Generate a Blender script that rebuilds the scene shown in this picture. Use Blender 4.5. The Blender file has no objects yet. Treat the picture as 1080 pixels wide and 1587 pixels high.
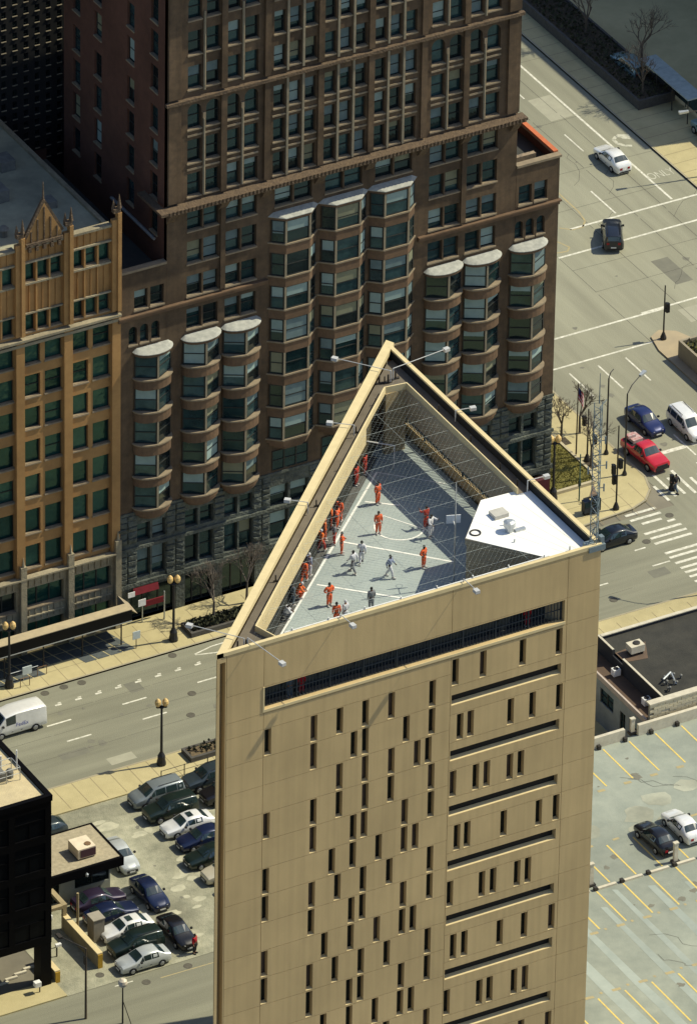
import bpy, math, random
from mathutils import Vector, Matrix

RND = random.Random(11)
S = bpy.context.scene
COL = S.collection

# ---------------------------------------------------------------- camera
CAM_POS = Vector((-300.0, -530.0, 412.0))
_p, _y, _r = math.radians(32.68), math.radians(29.69), math.radians(1.03)
_f = Vector((math.sin(_y) * math.cos(_p), math.cos(_y) * math.cos(_p), -math.sin(_p)))
_rt = Vector((math.cos(_y), -math.sin(_y), 0))
_up = _rt.cross(_f)
_RT = math.cos(_r) * _rt + math.sin(_r) * _up
_UP = -math.sin(_r) * _rt + math.cos(_r) * _up
cd = bpy.data.cameras.new('camera')
cam = bpy.data.objects.new('camera', cd)
COL.objects.link(cam)
cam.matrix_world = Matrix(((_RT.x, _UP.x, -_f.x, CAM_POS.x), (_RT.y, _UP.y, -_f.y, CAM_POS.y),
                           (_RT.z, _UP.z, -_f.z, CAM_POS.z), (0, 0, 0, 1)))
cd.sensor_fit = 'VERTICAL'
cd.sensor_height = 36.0
cd.lens = 15000.0 / 1587.0 * 36.0
cd.shift_y = 73.5 / 1587.0
cd.clip_start = 5.0
cd.clip_end = 6000.0
S.camera = cam

# ---------------------------------------------------------------- light
SUN_DIR = Vector((4.5, -1.0, 5.85)).normalized()      # towards the sun
elev = math.asin(SUN_DIR.z)
w = bpy.data.worlds.new('World')
S.world = w
w.use_nodes = True
nt = w.node_tree
sky = nt.nodes.new('ShaderNodeTexSky')
sky.sky_type = 'NISHITA'
sky.sun_disc = False
sky.sun_elevation = elev
sky.sun_rotation = math.atan2(SUN_DIR.x, SUN_DIR.y)
sky.air_density = 1.0
sky.dust_density = 1.0
sky.ozone_density = 2.0
nt.nodes['Background'].inputs['Strength'].default_value = 0.125
nt.links.new(sky.outputs['Color'], nt.nodes['Background'].inputs['Color'])
sd = bpy.data.lights.new('sun', 'SUN')
sd.energy = 4.7
sd.angle = math.radians(0.5)
sd.color = (1.0, 0.93, 0.70)
sun = bpy.data.objects.new('sun', sd)
COL.objects.link(sun)
sun.rotation_euler = SUN_DIR.to_track_quat('Z', 'Y').to_euler()
sun.location = (100, -100, 200)
S.view_settings.view_transform = 'Standard'
S.view_settings.look = 'None'
S.view_settings.gamma = 1.0
S.view_settings.use_curve_mapping = False
S.view_settings.exposure = 0.1
S.render.engine = 'CYCLES'

# ---------------------------------------------------------------- materials
MATS = {}


def mat(name, c1, c2=None, scale=1.0, rough=0.8, bump=0.0, bscale=None, metal=0.0, spec=0.4,
        stain=0.0, stretch=(1, 1, 1), coat=0.0, ior=1.45, tint=None, vary=0.0, streak=0.0, sstretch=(1, 1, 1)):
    """two-tone noise material in world space, with broad stains and fine relief"""
    if name in MATS:
        return MATS[name]
    m = bpy.data.materials.new(name)
    m.use_nodes = True
    t = m.node_tree
    n, l = t.nodes, t.links
    b = n['Principled BSDF']
    b.inputs['Roughness'].default_value = rough
    b.inputs['Metallic'].default_value = metal
    b.inputs['Specular IOR Level'].default_value = spec
    b.inputs['IOR'].default_value = ior
    if tint:
        b.inputs['Specular Tint'].default_value = (*tint, 1)
    if coat:
        b.inputs['Coat Weight'].default_value = coat
        b.inputs['Coat Roughness'].default_value = 0.06
    if c2 is None:
        c2 = tuple(x * 0.82 for x in c1)
    g = n.new('ShaderNodeNewGeometry')
    mp = n.new('ShaderNodeMapping')
    mp.inputs['Scale'].default_value = stretch
    l.new(g.outputs['Position'], mp.inputs['Vector'])
    n1 = n.new('ShaderNodeTexNoise')
    n1.inputs['Scale'].default_value = scale
    n1.inputs['Detail'].default_value = 6
    n1.inputs['Roughness'].default_value = 0.65
    l.new(mp.outputs['Vector'], n1.inputs['Vector'])
    r = n.new('ShaderNodeValToRGB')
    r.color_ramp.elements[0].position = 0.32
    r.color_ramp.elements[1].position = 0.68
    r.color_ramp.elements[0].color = (*c2, 1)
    r.color_ramp.elements[1].color = (*c1, 1)
    l.new(n1.outputs['Fac'], r.inputs['Fac'])
    out = r.outputs['Color']
    if stain:
        n2 = n.new('ShaderNodeTexNoise')
        n2.inputs['Scale'].default_value = scale * 0.13
        n2.inputs['Detail'].default_value = 4
        mp2 = n.new('ShaderNodeMapping')
        mp2.inputs['Scale'].default_value = sstretch
        l.new(g.outputs['Position'], mp2.inputs['Vector'])
        l.new(mp2.outputs['Vector'], n2.inputs['Vector'])
        mr = n.new('ShaderNodeMapRange')
        mr.inputs['From Min'].default_value = 0.35
        mr.inputs['From Max'].default_value = 0.65
        mr.inputs['To Min'].default_value = 1.0 - stain
        mr.inputs['To Max'].default_value = 1.0 + stain * 0.35
        l.new(n2.outputs['Fac'], mr.inputs['Value'])
        mx = n.new('ShaderNodeMix')
        mx.data_type = 'RGBA'
        mx.blend_type = 'MULTIPLY'
        mx.inputs[0].default_value = 1.0
        l.new(out, mx.inputs[6])
        l.new(mr.outputs['Result'], mx.inputs[7])
        out = mx.outputs[2]
    def mult(out, fac):
        mx = n.new('ShaderNodeMix')
        mx.data_type = 'RGBA'
        mx.blend_type = 'MULTIPLY'
        mx.inputs[0].default_value = 1.0
        l.new(out, mx.inputs[6])
        l.new(fac, mx.inputs[7])
        return mx.outputs[2]
    if vary:                       # each piece a slightly different batch
        oi = n.new('ShaderNodeObjectInfo')
        mr = n.new('ShaderNodeMapRange')
        mr.inputs['To Min'].default_value = 1 - vary
        mr.inputs['To Max'].default_value = 1 + vary
        l.new(oi.outputs['Random'], mr.inputs['Value'])
        out = mult(out, mr.outputs['Result'])
    if streak:                     # rain streaks: noise drawn out vertically
        mp3 = n.new('ShaderNodeMapping')
        mp3.inputs['Scale'].default_value = (2.6, 2.6, .07)
        l.new(g.outputs['Position'], mp3.inputs['Vector'])
        n4 = n.new('ShaderNodeTexNoise')
        n4.inputs['Scale'].default_value = 1.0
        n4.inputs['Detail'].default_value = 5
        l.new(mp3.outputs['Vector'], n4.inputs['Vector'])
        mr = n.new('ShaderNodeMapRange')
        mr.inputs['From Min'].default_value = .42
        mr.inputs['From Max'].default_value = .72
        mr.inputs['To Min'].default_value = 1.0
        mr.inputs['To Max'].default_value = 1 - streak
        l.new(n4.outputs['Fac'], mr.inputs['Value'])
        out = mult(out, mr.outputs['Result'])
    l.new(out, b.inputs['Base Color'])
    if bump:
        n3 = n.new('ShaderNodeTexNoise')
        n3.inputs['Scale'].default_value = bscale or scale * 4
        n3.inputs['Detail'].default_value = 5
        l.new(g.outputs['Position'], n3.inputs['Vector'])
        bp = n.new('ShaderNodeBump')
        bp.inputs['Strength'].default_value = bump
        bp.inputs['Distance'].default_value = 0.125
        l.new(n3.outputs['Fac'], bp.inputs['Height'])
        l.new(bp.outputs['Normal'], b.inputs['Normal'])
    MATS[name] = m
    return m


def paint(name, c, rough=0.35, metal=0.0, coat=0.6):
    return mat('paint_' + name, c, tuple(x * 0.9 for x in c), 3, rough, metal=metal, coat=coat, spec=0.5)


def glass(name, c, c2, scale=0.6, wave=0.12, tint=(.5, .82, .95)):
    return mat(name, c, c2, scale, 0.10, bump=wave, bscale=0.9, spec=0.7, ior=1.5, tint=tint)


# ---------------------------------------------------------------- mesh builder
class MB:
    def __init__(s):
        s.v, s.f, s.m, s.isl = [], [], [], []

    def add(s, vs, fs, mi=0):
        o = len(s.v)
        s.isl.append((o, len(vs), len(s.f), len(fs)))
        s.v += [tuple(x) for x in vs]
        for q in fs:
            s.f.append(tuple(i + o for i in q))
            s.m.append(mi)

    def quad(s, a, b, c, d, mi=0):
        s.add([a, b, c, d], [(0, 1, 2, 3)], mi)

    def box(s, x0, y0, z0, x1, y1, z1, mi=0):
        vs = [(x0, y0, z0), (x1, y0, z0), (x1, y1, z0), (x0, y1, z0), (x0, y0, z1), (x1, y0, z1), (x1, y1, z1), (x0, y1, z1)]
        s.add(vs, [(3, 2, 1, 0), (4, 5, 6, 7), (0, 1, 5, 4), (1, 2, 6, 5), (2, 3, 7, 6), (3, 0, 4, 7)], mi)

    def prism(s, poly, z0, z1, mi=0, bottom=True):
        n = len(poly)
        vs = [(p[0], p[1], z0) for p in poly] + [(p[0], p[1], z1) for p in poly]
        fs = [(i, (i + 1) % n, n + (i + 1) % n, n + i) for i in range(n)]
        fs.append(tuple(range(n, 2 * n)))
        if bottom:
            fs.append(tuple(range(n - 1, -1, -1)))
        s.add(vs, fs, mi)

    def tube(s, p0, p1, r0, r1=None, n=6, mi=0, cap=True):
        p0, p1 = Vector(p0), Vector(p1)
        r1 = r0 if r1 is None else r1
        d = (p1 - p0)
        if d.length < 1e-6:
            return
        d.normalize()
        a = d.orthogonal().normalized()
        b = d.cross(a)
        vs = []
        for p, r in ((p0, r0), (p1, r1)):
            for i in range(n):
                t = 2 * math.pi * i / n
                vs.append(p + (a * math.cos(t) + b * math.sin(t)) * r)
        fs = [(i, (i + 1) % n, n + (i + 1) % n, n + i) for i in range(n)]
        if cap:
            fs += [tuple(range(n - 1, -1, -1)), tuple(range(n, 2 * n))]
        s.add(vs, fs, mi)

    def lathe(s, c, prof, n=10, mi=0):
        vs, fs = [], []
        for r, z in prof:
            for i in range(n):
                t = 2 * math.pi * i / n
                vs.append((c[0] + r * math.cos(t), c[1] + r * math.sin(t), c[2] + z))
        for k in range(len(prof) - 1):
            for i in range(n):
                j = (i + 1) % n
                fs.append((k * n + i, k * n + j, (k + 1) * n + j, (k + 1) * n + i))
        fs.append(tuple(range(n - 1, -1, -1)))
        fs.append(tuple(range((len(prof) - 1) * n, len(prof) * n)))
        s.add(vs, fs, mi)

    def facade(s, T, u0, u1, w0, w1, holes, depth, mi=0, ri=None):
        """wall in (u,w) with recessed holes [(a,b,c,d)], T maps (u,w,d)->xyz"""
        ri = mi if ri is None else ri
        us = sorted({u0, u1, *[h[0] for h in holes], *[h[1] for h in holes]})
        ws = sorted({w0, w1, *[h[2] for h in holes], *[h[3] for h in holes]})
        for j in range(len(ws) - 1):
            wm = (ws[j] + ws[j + 1]) / 2
            row = [h for h in holes if h[2] < wm < h[3]]
            st = None
            for i in range(len(us) - 1):
                um = (us[i] + us[i + 1]) / 2
                hole = any(h[0] < um < h[1] for h in row)
                if not hole and st is None:
                    st = us[i]
                if (hole or i == len(us) - 2) and st is not None:
                    e = us[i] if hole else us[i + 1]
                    s.quad(T(st, ws[j], 0), T(e, ws[j], 0), T(e, ws[j + 1], 0), T(st, ws[j + 1], 0), mi)
                    st = None
        for a, b, c, d in (holes if depth > 0 else []):
            q = [(a, c), (b, c), (b, d), (a, d)]
            for k in range(4):
                p0, p1 = q[k], q[(k + 1) % 4]
                s.quad(T(*p0, 0), T(*p1, 0), T(*p1, depth), T(*p0, depth), ri)

    def mesh(s, name, mats, off=(0, 0, 0), smooth=False):
        me = bpy.data.meshes.new(name)
        ox, oy, oz = off
        me.from_pydata([(x - ox, y - oy, z - oz) for x, y, z in s.v], [], s.f)
        for m in (mats if isinstance(mats, (list, tuple)) else [mats]):
            me.materials.append(m)
        me.polygons.foreach_set('material_index', s.m)
        if smooth:
            me.polygons.foreach_set('use_smooth', [True] * len(s.f))
        me.update()
        return me

    def build(s, name, mats, parent=None, smooth=False, local=False, split=True):
        """vertices in world coordinates unless local (relative to the parent)"""
        off = (0, 0, 0) if (parent is None or local) else WL[parent.name]
        if split and parent is not None and 1 < len(s.isl) <= 420:
            gs = s.groups()
            if 1 < len(gs) <= 90:
                first = None
                for g in gs:
                    m = MB()
                    for k in g:
                        vo, nv, fo, nf = s.isl[k]
                        m.add(s.v[vo:vo + nv], [tuple(i - vo for i in f) for f in s.f[fo:fo + nf]])
                        m.m[-nf:] = s.m[fo:fo + nf]
                    o = put(name, m.mesh(name, mats, off, smooth), parent)
                    first = first or o
                return first
        return put(name, s.mesh(name, mats, off, smooth), parent)

    def groups(s):
        bb = []
        for vo, nv, fo, nf in s.isl:
            p = s.v[vo:vo + nv]
            bb.append([min(q[i] for q in p) - .012 for i in range(3)] + [max(q[i] for q in p) + .012 for i in range(3)])
        par = list(range(len(bb)))

        def find(i):
            while par[i] != i:
                par[i] = par[par[i]]
                i = par[i]
            return i
        for i in range(len(bb)):
            a = bb[i]
            for j in range(i):
                b = bb[j]
                if a[0] <= b[3] and b[0] <= a[3] and a[1] <= b[4] and b[1] <= a[4] and a[2] <= b[5] and b[2] <= a[5]:
                    ra, rb = find(i), find(j)
                    if ra != rb:
                        par[ra] = rb
        d = {}
        for i in range(len(bb)):
            d.setdefault(find(i), []).append(i)
        return list(d.values())


WL = {}


def put(name, me, parent=None, loc=(0, 0, 0), rot=None, scale=None):
    """link a mesh; loc is relative to the parent"""
    o = bpy.data.objects.new(name, me)
    COL.objects.link(o)
    o.location = loc
    if rot:
        o.rotation_euler = rot
    if scale:
        o.scale = scale
    if parent is not None:
        o.parent = parent
        pw = WL[parent.name]
        WL[o.name] = (pw[0] + loc[0], pw[1] + loc[1], pw[2] + loc[2])
    else:
        WL[o.name] = tuple(loc)
    return o


def putw(name, me, parent, wloc, rot=None):
    p = WL[parent.name]
    return put(name, me, parent, (wloc[0] - p[0], wloc[1] - p[1], wloc[2] - p[2]), rot)


def tag(o, label, cat, group=None):
    o['label'] = label
    o['category'] = cat
    if group:
        o['group'] = group
    return o


def thing(name, label, cat, loc=(0, 0, 0), rotz=0.0, group=None):
    o = bpy.data.objects.new(name, None)
    o.empty_display_size = 0.5
    COL.objects.link(o)
    o.location = loc
    o.rotation_euler = (0, 0, rotz)
    WL[o.name] = tuple(loc)
    return tag(o, label, cat, group)


def struct(name, mb, m, kind='structure'):
    o = mb.build(name, m)
    o['kind'] = kind
    return o


def dup(root, loc, rotz, label=None, group=None, swap=None):
    """copy a thing with its parts and their sub-parts; swap maps material names"""
    def cp(o):
        c = o.copy()
        COL.objects.link(c)
        if swap and o.data is not None:
            for i, sl in enumerate(c.material_slots):
                if sl.material and sl.material.name in swap:
                    sl.link = 'OBJECT'
                    sl.material = swap[sl.material.name]
        for ch in list(o.children):
            k = cp(ch)
            k.parent = c
        return c
    r = cp(root)
    r.location = loc
    r.rotation_euler = (0, 0, rotz)
    WL[r.name] = tuple(loc)
    if label:
        r['label'] = label
    if group:
        r['group'] = group
    return r


TY = lambda Y: (lambda u, w_, d: (u, Y + d, w_))          # wall facing -Y
TX = lambda X: (lambda u, w_, d: (X + d, u, w_))          # wall facing -X
# ================================================================ materials used widely
M_ASPH = mat('road_concrete', (0.262, 0.258, 0.19), (0.205, 0.202, 0.15), 0.8, 0.9, bump=0.25, bscale=14, stain=0.2, stretch=(0.06, 1, 1), sstretch=(.25, 1.6, 1))
M_CONG = mat('avenue_concrete', (0.29, 0.285, 0.21), (0.235, 0.23, 0.17), 0.8, 0.9, bump=0.25, bscale=14, stain=0.2, stretch=(1, 0.06, 1), sstretch=(1.6, .25, 1))
M_WALK = mat('sidewalk_concrete', (0.50, 0.43, 0.235), (0.43, 0.37, 0.2), 0.9, 0.9, bump=0.25, bscale=18, stain=0.16)
M_LOT = mat('lot_concrete', (0.40, 0.385, 0.28), (0.25, 0.25, 0.18), 1.1, 0.92, bump=0.4, bscale=9, stain=0.4)
M_EARTH = mat('bare_ground', (0.22, 0.2, 0.15), (0.17, 0.155, 0.12), 0.4, 0.95, stain=0.2)
M_WHITE = mat('road_paint_white', (0.76, 0.74, 0.64), (0.42, 0.41, 0.33), 3.2, 0.8)
M_YEL = mat('road_paint_yellow', (0.74, 0.56, 0.14), (0.56, 0.43, 0.15), 2.5, 0.8)
M_YELF = mat('road_paint_faded', (0.44, 0.35, 0.16), (0.3, 0.27, 0.18), 2.0, 0.85)
M_KERB = mat('kerb_stone', (0.36, 0.32, 0.22), (0.28, 0.25, 0.18), 1.2, 0.9)
M_CRACK = mat('tar_joint', (0.06, 0.055, 0.05), None, 2, 0.9)
M_IRON = mat('cast_iron', (0.055, 0.05, 0.045), None, 3, 0.6, metal=0.4)
M_COVER = mat('cover_iron', (0.12, 0.11, 0.085), (0.08, 0.075, 0.06), 5, 0.8)
M_BLACK = mat('black_metal', (0.012, 0.013, 0.015), None, 3, 0.5, metal=0.3)
M_STEEL = mat('galvanised_steel', (0.55, 0.57, 0.57), (0.4, 0.43, 0.44), 4, 0.4, metal=0.6)
M_WHITEP = mat('white_painted_metal', (0.8, 0.8, 0.78), None, 3, 0.5)
M_GRASS = mat('grass_green', (0.21, 0.185, 0.045), (0.14, 0.13, 0.032), 3, 0.95, bump=0.8, bscale=30, stain=0.3)
M_SOIL = mat('planter_soil', (0.10, 0.08, 0.05), (0.05, 0.04, 0.03), 4, 0.95, bump=0.8, bscale=20)
M_BARK = mat('bare_bark', (0.10, 0.085, 0.07), (0.06, 0.05, 0.04), 5, 0.9)
M_TWIG = mat('bare_twig', (0.15, 0.125, 0.105), (0.09, 0.075, 0.06), 5, 0.9)

# ================================================================ ground
g = MB(); g.quad((-2500, -2500, 0), (2500, -2500, 0), (2500, 2500, 0), (-2500, 2500, 0))
struct('ground', g, M_EARTH)
g = MB(); g.quad((-400, 10.2, .02), (44.9, 10.2, .02), (44.9, 22.8, .02), (-400, 22.8, .02))
g.quad((72.0, 10.2, .02), (400, 10.2, .02), (400, 22.8, .02), (72.0, 22.8, .02))
struct('street', g, M_ASPH)
g = MB(); g.quad((44.9, -300, .02), (72.0, -300, .02), (72.0, 600, .02), (44.9, 600, .02))
struct('avenue', g, M_CONG)
g = MB(); g.quad((-400, -25, .02), (-7, -25, .02), (-7, -14.5, .02), (-400, -14.5, .02))
struct('side_street', g, M_ASPH)
g = MB(); g.quad((-29.2, -14.48, .03), (-2, -14.48, .03), (-2, 6.8, .03), (-29.2, 6.8, .03))
struct('parking_lot', g, M_LOT)
# lighter repair patches in the lot
g = MB()
for i in range(70):
    x, y = RND.uniform(-20, -5), RND.uniform(-13, 5.5)
    a, b = RND.uniform(.3, .9), RND.uniform(.3, .8)
    g.add([(x + a * RND.uniform(.6, 1) * math.cos(t), y + b * .7 * RND.uniform(.6, 1) * math.sin(t), .034 + i * 1e-5) for t in [k * math.pi / 4 for k in range(8)]], [tuple(range(8))])
struct('lot_patch', g, mat('patch_concrete', (0.50, 0.48, 0.35), (0.36, 0.35, 0.26), 1.5, .9))


def sidewalk(name, poly, nx=0, top=.15):
    g = MB(); g.prism(poly, 0, top, 0, bottom=False)
    o = struct(name, g, M_WALK)
    return o


def kerbline(pts, wd=.16, top=.165, name='kerb'):
    g = MB()
    for a, b in zip(pts[:-1], pts[1:]):
        a, b = Vector((*a, 0)), Vector((*b, 0))
        n = Vector((-(b - a).y, (b - a).x, 0)).normalized() * wd
        g.prism([(a.x, a.y), (b.x, b.y), (b.x + n.x, b.y + n.y), (a.x + n.x, a.y + n.y)], 0, top)
    return struct(name, g, M_KERB)


far_edge = [(-400, 22.6), (30, 22.6), (37.8, 23.4), (41.6, 23.7), (43.2, 24.3), (44.4, 25.6), (45, 27.4), (45, 600)]
sidewalk('sidewalk', far_edge + [(-400, 600)])
kerbline([(x, y - .0) for x, y in far_edge])
sidewalk('sidewalk', [(-400, 6.8), (-1.9, 6.8), (-1.9, -9.2), (40, -9.2), (44.6, -9.2), (44.6, 10), (43.8, 10.9), (30, 10.9), (-2, 10.2), (-400, 10.2)])
kerbline([(44.6, -9.2), (44.6, 10), (43.8, 10.9), (30, 10.9), (-2, 10.2), (-400, 10.2)])
sidewalk('sidewalk', [(72.0, 22.8), (300, 22.8), (300, 600), (72.0, 600)])
kerbline([(72.0, 600), (72.0, 22.8), (300, 22.8)])
sidewalk('sidewalk', [(-400, -14.5), (-29.2, -14.5), (-29.2, -12.2), (-400, -12.2)])
# slab joints on the sidewalks
g = MB()
for i in range(-24, 29):
    x = i * 1.6
    if x < 44:
        g.quad((x, 22.75, .154), (x + .05, 22.75, .154), (x + .05, 27.2, .154), (x, 27.2, .154))
    if x < 0 or x > 30:
        g.quad((x, 7, .154), (x + .05, 7, .154), (x + .05, 10.0, .154), (x, 10.0, .154))
for y in (24.4, 26.0):
    g.quad((-40, y, .1545), (42, y, .1545), (42, y + .04, .1545), (-40, y + .04, .1545))
for i in range(20, 60):
    y = 8 + i * 1.6
    g.quad((72.2, y, .154), (77, y, .154), (77, y + .05, .154), (72.2, y + .05, .154))
    if 28 < y < 60:
        g.quad((37, y, .154), (44.9, y, .154), (44.9, y + .05, .154), (37, y + .05, .154))
struct('pavement_joint', g, mat('slab_joint', (0.25, 0.205, 0.125), None, 2, .9))

# ---------------------------------------------------------------- road markings
mk = MB()


def seg(x0, y0, x1, y1, wd, z=.026, m=mk, mi=0):
    a, b = Vector((x0, y0, z)), Vector((x1, y1, z))
    n = Vector((-(b - a).y, (b - a).x, 0)).normalized() * wd / 2
    m.quad(a - n, b - n, b + n, a + n, mi)


for k in range(-9, 6):
    for y, o in ((17.95, -0.8), (15.4, -.4)):
        x = o + k * 6.55
        if x < 34:
            seg(x, y, x + 2.1, y, .16)
for k in range(-14, 1):
    x = 0.5 + k * 1.74
    if k > -8:
        seg(x - .32, 20.2, x + .22, 20.2, .2); seg(x, 20.42, x + .3, 20.42, .12)
for a in ((.9, 21.55, 2.6, 21.95), (.9, 21.45, 2.5, 21.0), (2.6, 21.95, 6, 22.0), (2.5, 21.0, 6, 21.0)):
    seg(*a, .13)
# avenue lane lines
for y0, y1 in ((40.0, 44), (52, 56), (28.5, 32)):
    for x in (47.6, 50.3, 52.9):
        if not (y0 > 45):
            seg(x, y0, x, y1, .15)
seg(69.25, 64.1, 69.25, 160, .2)
for k in range(9):
    seg(63.9, 64.3 + k * 10, 63.9, 68.4 + k * 10, .15); seg(66.7, 74.4 + k * 10, 66.7, 77.6 + k * 10, .13)
for y in (60.2, 63.8):
    seg(56 if y < 62 else 59.2, y, 72, y, .22)
seg(45, 49.2, 60, 49.2, .22); seg(57.6, 49.4, 72, 49.6, .22)
seg(45.4, 45.1, 56.2, 45.1, .2); seg(59, 44.2, 66, 44.3, .22)
seg(47.9, 30.0, 50.2, 30.0, .45); seg(50.8, 30, 55.5, 30, .4)
# zebra over the avenue (stripes run along it)
for i in range(14):
    x = 44.9 + i * .82
    L = (1.8, 3.3, 2.4, 3.2, 1.6)[i % 5]
    seg(x, 23.6 + (.3 if i % 3 else 0), x, 23.6 + L + .6, .26)
# zebra over the street
for y, xa, xb in ((23.2, 40.6, 43.4), (22.4, 40.6, 43.4), (21.6, 41.2, 43.0), (21.0, 43.2, 43.9), (20.2, 40.6, 44.0), (19.4, 40.7, 44.0), (18.6, 40.6, 44.0), (17.0, 40.6, 43.6),
                  (16.3, 40.6, 43.2), (15.4, 40.6, 42.7), (14.6, 40.6, 42.2), (13.9, 40.6, 42.0), (13.2, 40.6, 42.6), (12.4, 40.6, 42.6), (11.7, 40.6, 42.6)):
    seg(xa, y, xb, y, .3)
seg(38.7, 18.5, 39.7, 18.5, .16); seg(38.8, 15.9, 40.4, 15.9, .16)
seg(-25.5, -15.0, -24, -15.0, .12)
struct('lane_marking', mk, M_WHITE)
# curved arrow and lettering on the avenue lane
ar = MB()
pts = [(71.1, 74.9), (70.4, 75.3), (69.9, 74.9), (69.9, 74.2), (70.3, 73.6), (70.8, 73.3)]
for a, b in zip(pts[:-1], pts[1:]):
    seg(*a, *b, .32, .027, ar)
ar.quad((70.6, 75.6, .0275), (71.5, 75.1, .0275), (71.3, 74.3, .0275), (70.7, 74.7, .0275))
M_FADE = mat('road_paint_worn', (0.56, 0.55, 0.45), (0.36, 0.35, 0.27), 3.5, 0.85)
struct('turn_arrow', ar, M_FADE)
fc = bpy.data.curves.new('lane_word', 'FONT'); fc.body = 'ONLY'; fc.size = 1.5; fc.align_x = 'CENTER'; fc.align_y = 'CENTER'
to = bpy.data.objects.new('tmp', fc); COL.objects.link(to)
me = bpy.data.meshes.new_from_object(to); bpy.data.objects.remove(to)
me.materials.append(M_FADE)
o = put('lane_word', me, None, (70.55, 68.1, .03), (0, 0, 0), (.62, 1.0, 1)); o['kind'] = 'structure'
ym = MB()
pts = [(61.4, 70), (61.3, 68.6), (61.3, 66), (61.0, 64.4), (60.3, 63.6), (59.4, 63.6), (58.5, 64.4)]
for a, b in zip(pts[:-1], pts[1:]):
    seg(*a, *b, .14, .026, ym)
pts = [(56.2, 64.2), (57.3, 62.4), (57.7, 61.3), (57.2, 60.8), (56.2, 61.0)]
for a, b in zip(pts[:-1], pts[1:]):
    seg(*a, *b, .14, .026, ym)
seg(-22, -15.6, -8, -15.9, .1, .026, ym)
struct('yellow_marking', ym, M_YELF)
# construction joints and cracks
cr = MB()
for x in (47.6 + 8.4, 61.0, 65.3, 68.0):
    for k in range(12):
        y0 = 45 + k * 9
        seg(x + RND.uniform(-.05, .05), y0, x + RND.uniform(-.05, .05), y0 + 8.6, .035, .024, cr)
for y in (54, 57.6, 66.5, 72, 80, 90):
    seg(56, y + RND.uniform(-.3, .3), 72, y + RND.uniform(-.3, .3), .03, .0245, cr)
for y in (13.9, 16.6, 19.3):
    for k in range(16):
        seg(-44 + k * 5, y + RND.uniform(-.03, .03), -39.2 + k * 5, y + RND.uniform(-.03, .03), .022, .024, cr)
for k in range(6):
    x, y = RND.uniform(57, 70), RND.uniform(46, 70)
    for j in range(5):
        nx, ny = x + RND.uniform(-.3, 1.2), y + RND.uniform(.2, 1.3)
        seg(x, y, nx, ny, .028, .0238, cr); x, y = nx, ny
struct('road_joint', cr, M_CRACK)
# utility cuts and oil marks
M_CUT = mat('asphalt_cut', (0.185, 0.18, 0.14), (0.15, 0.148, 0.118), 1.2, .9)
M_CUTL = mat('fresh_concrete', (0.36, 0.35, 0.265), (0.31, 0.30, 0.23), 1.2, .9)
M_OIL = mat('oil_mark', (0.19, 0.185, 0.145), (0.15, 0.145, 0.115), 2.5, .7)
for lst, m_ in (([(-15, 13.2, 2.4, .9), (-6, 19, 1.2, 1.4), (2.5, 12.5, 3, .8), (38, 14.3, 1.6, 1.1), (62.5, 52, 1.6, 4.2), (57.2, 70, 1.5, 5)], M_CUT), ([(-12, 10.9, 2.2, 1), (66.8, 80, 2.2, 4), (60.5, 46.3, 2, 2.2), (50.8, 60, 1.8, 5)], M_CUTL)):
    cu = MB()
    for x, y, a, b in lst:
        cu.quad((x, y, .0225), (x + a, y + .03, .0225), (x + a, y + b, .0225), (x, y + b, .0225))
    struct('road_patch', cu, m_)
om = MB()
for i in range(46):
    if i < 18:
        x, y, z = RND.choice((-16, -14.5, -8, -22)) + RND.uniform(-1.5, 1.5), RND.uniform(-13, 5), .0365
    elif i < 30:
        x, y, z = RND.uniform(-20, 2), RND.choice((14.2, 16.8, 19.0)) + RND.uniform(-.4, .4), .0232
    else:
        x, y, z = RND.choice((48.9, 51.6, 58.6, 65.2, 67.8)) + RND.uniform(-.3, .3), RND.uniform(30, 80), .0232
    r_ = RND.uniform(.12, .42)
    om.add([(x + r_ * RND.uniform(.5, 1.2) * math.cos(t), y + r_ * RND.uniform(.5, 1.2) * math.sin(t), z + i * 1e-5) for t in [k * math.pi / 5 for k in range(10)]], [tuple(range(10))])
struct('oil_stain', om, M_OIL)
for i, (x, y) in enumerate([(-1.9, 16.8), (-3.4, 14.2), (-0.7, 22.2), (-8.7, 22.1), (-10.2, 22.2), (-11.9, 22.1), (40.2, 19.2), (43.8, 21.7), (33.6, 13.1), (-23.2, -15.6), (-25.8, -13.2), (-19.5, -15.2)]):
    g = MB(); z0 = .02
    g.lathe((x, y, z0), [(.34, 0), (.34, .018), (.28, .022), (.28, .014), (.05, .016)], 14)
    o = g.build('manhole_cover', M_COVER)
    o['kind'] = 'structure'

# ---------------------------------------------------------------- corner lawn, median, planters
gr = MB(); gr.prism([(36.9, 28.6), (40.6, 28.5), (41.2, 30), (41.2, 36), (36.9, 36)], .1, .32)
struct('lawn', gr, M_GRASS)
gb = MB()
for i in range(2600):
    x, y = RND.uniform(36.95, 41.1), RND.uniform(28.65, 35.9)
    h, a = RND.uniform(.06, .16), RND.uniform(0, 6.28)
    dx, dy = math.cos(a) * .05, math.sin(a) * .05
    gb.add([(x - dx, y - dy, .315), (x + dx, y + dy, .315), (x + dy * 1.2, y - dx * 1.2, .32 + h)], [(0, 1, 2)])
o = struct('grass', gb, mat('grass_blade', (0.27, 0.235, 0.065), (0.17, 0.155, 0.04), 3, .9), 'stuff')
g = MB()
g.box(36.8, 28.3, .1, 40.7, 28.58, .42); g.prism([(41.22, 30), (41.45, 30), (41.45, 36), (41.22, 36)], .1, .42)
g.prism([(40.72, 28.3), (40.95, 28.4), (41.45, 29.9), (41.22, 29.98)], .1, .42)
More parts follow.
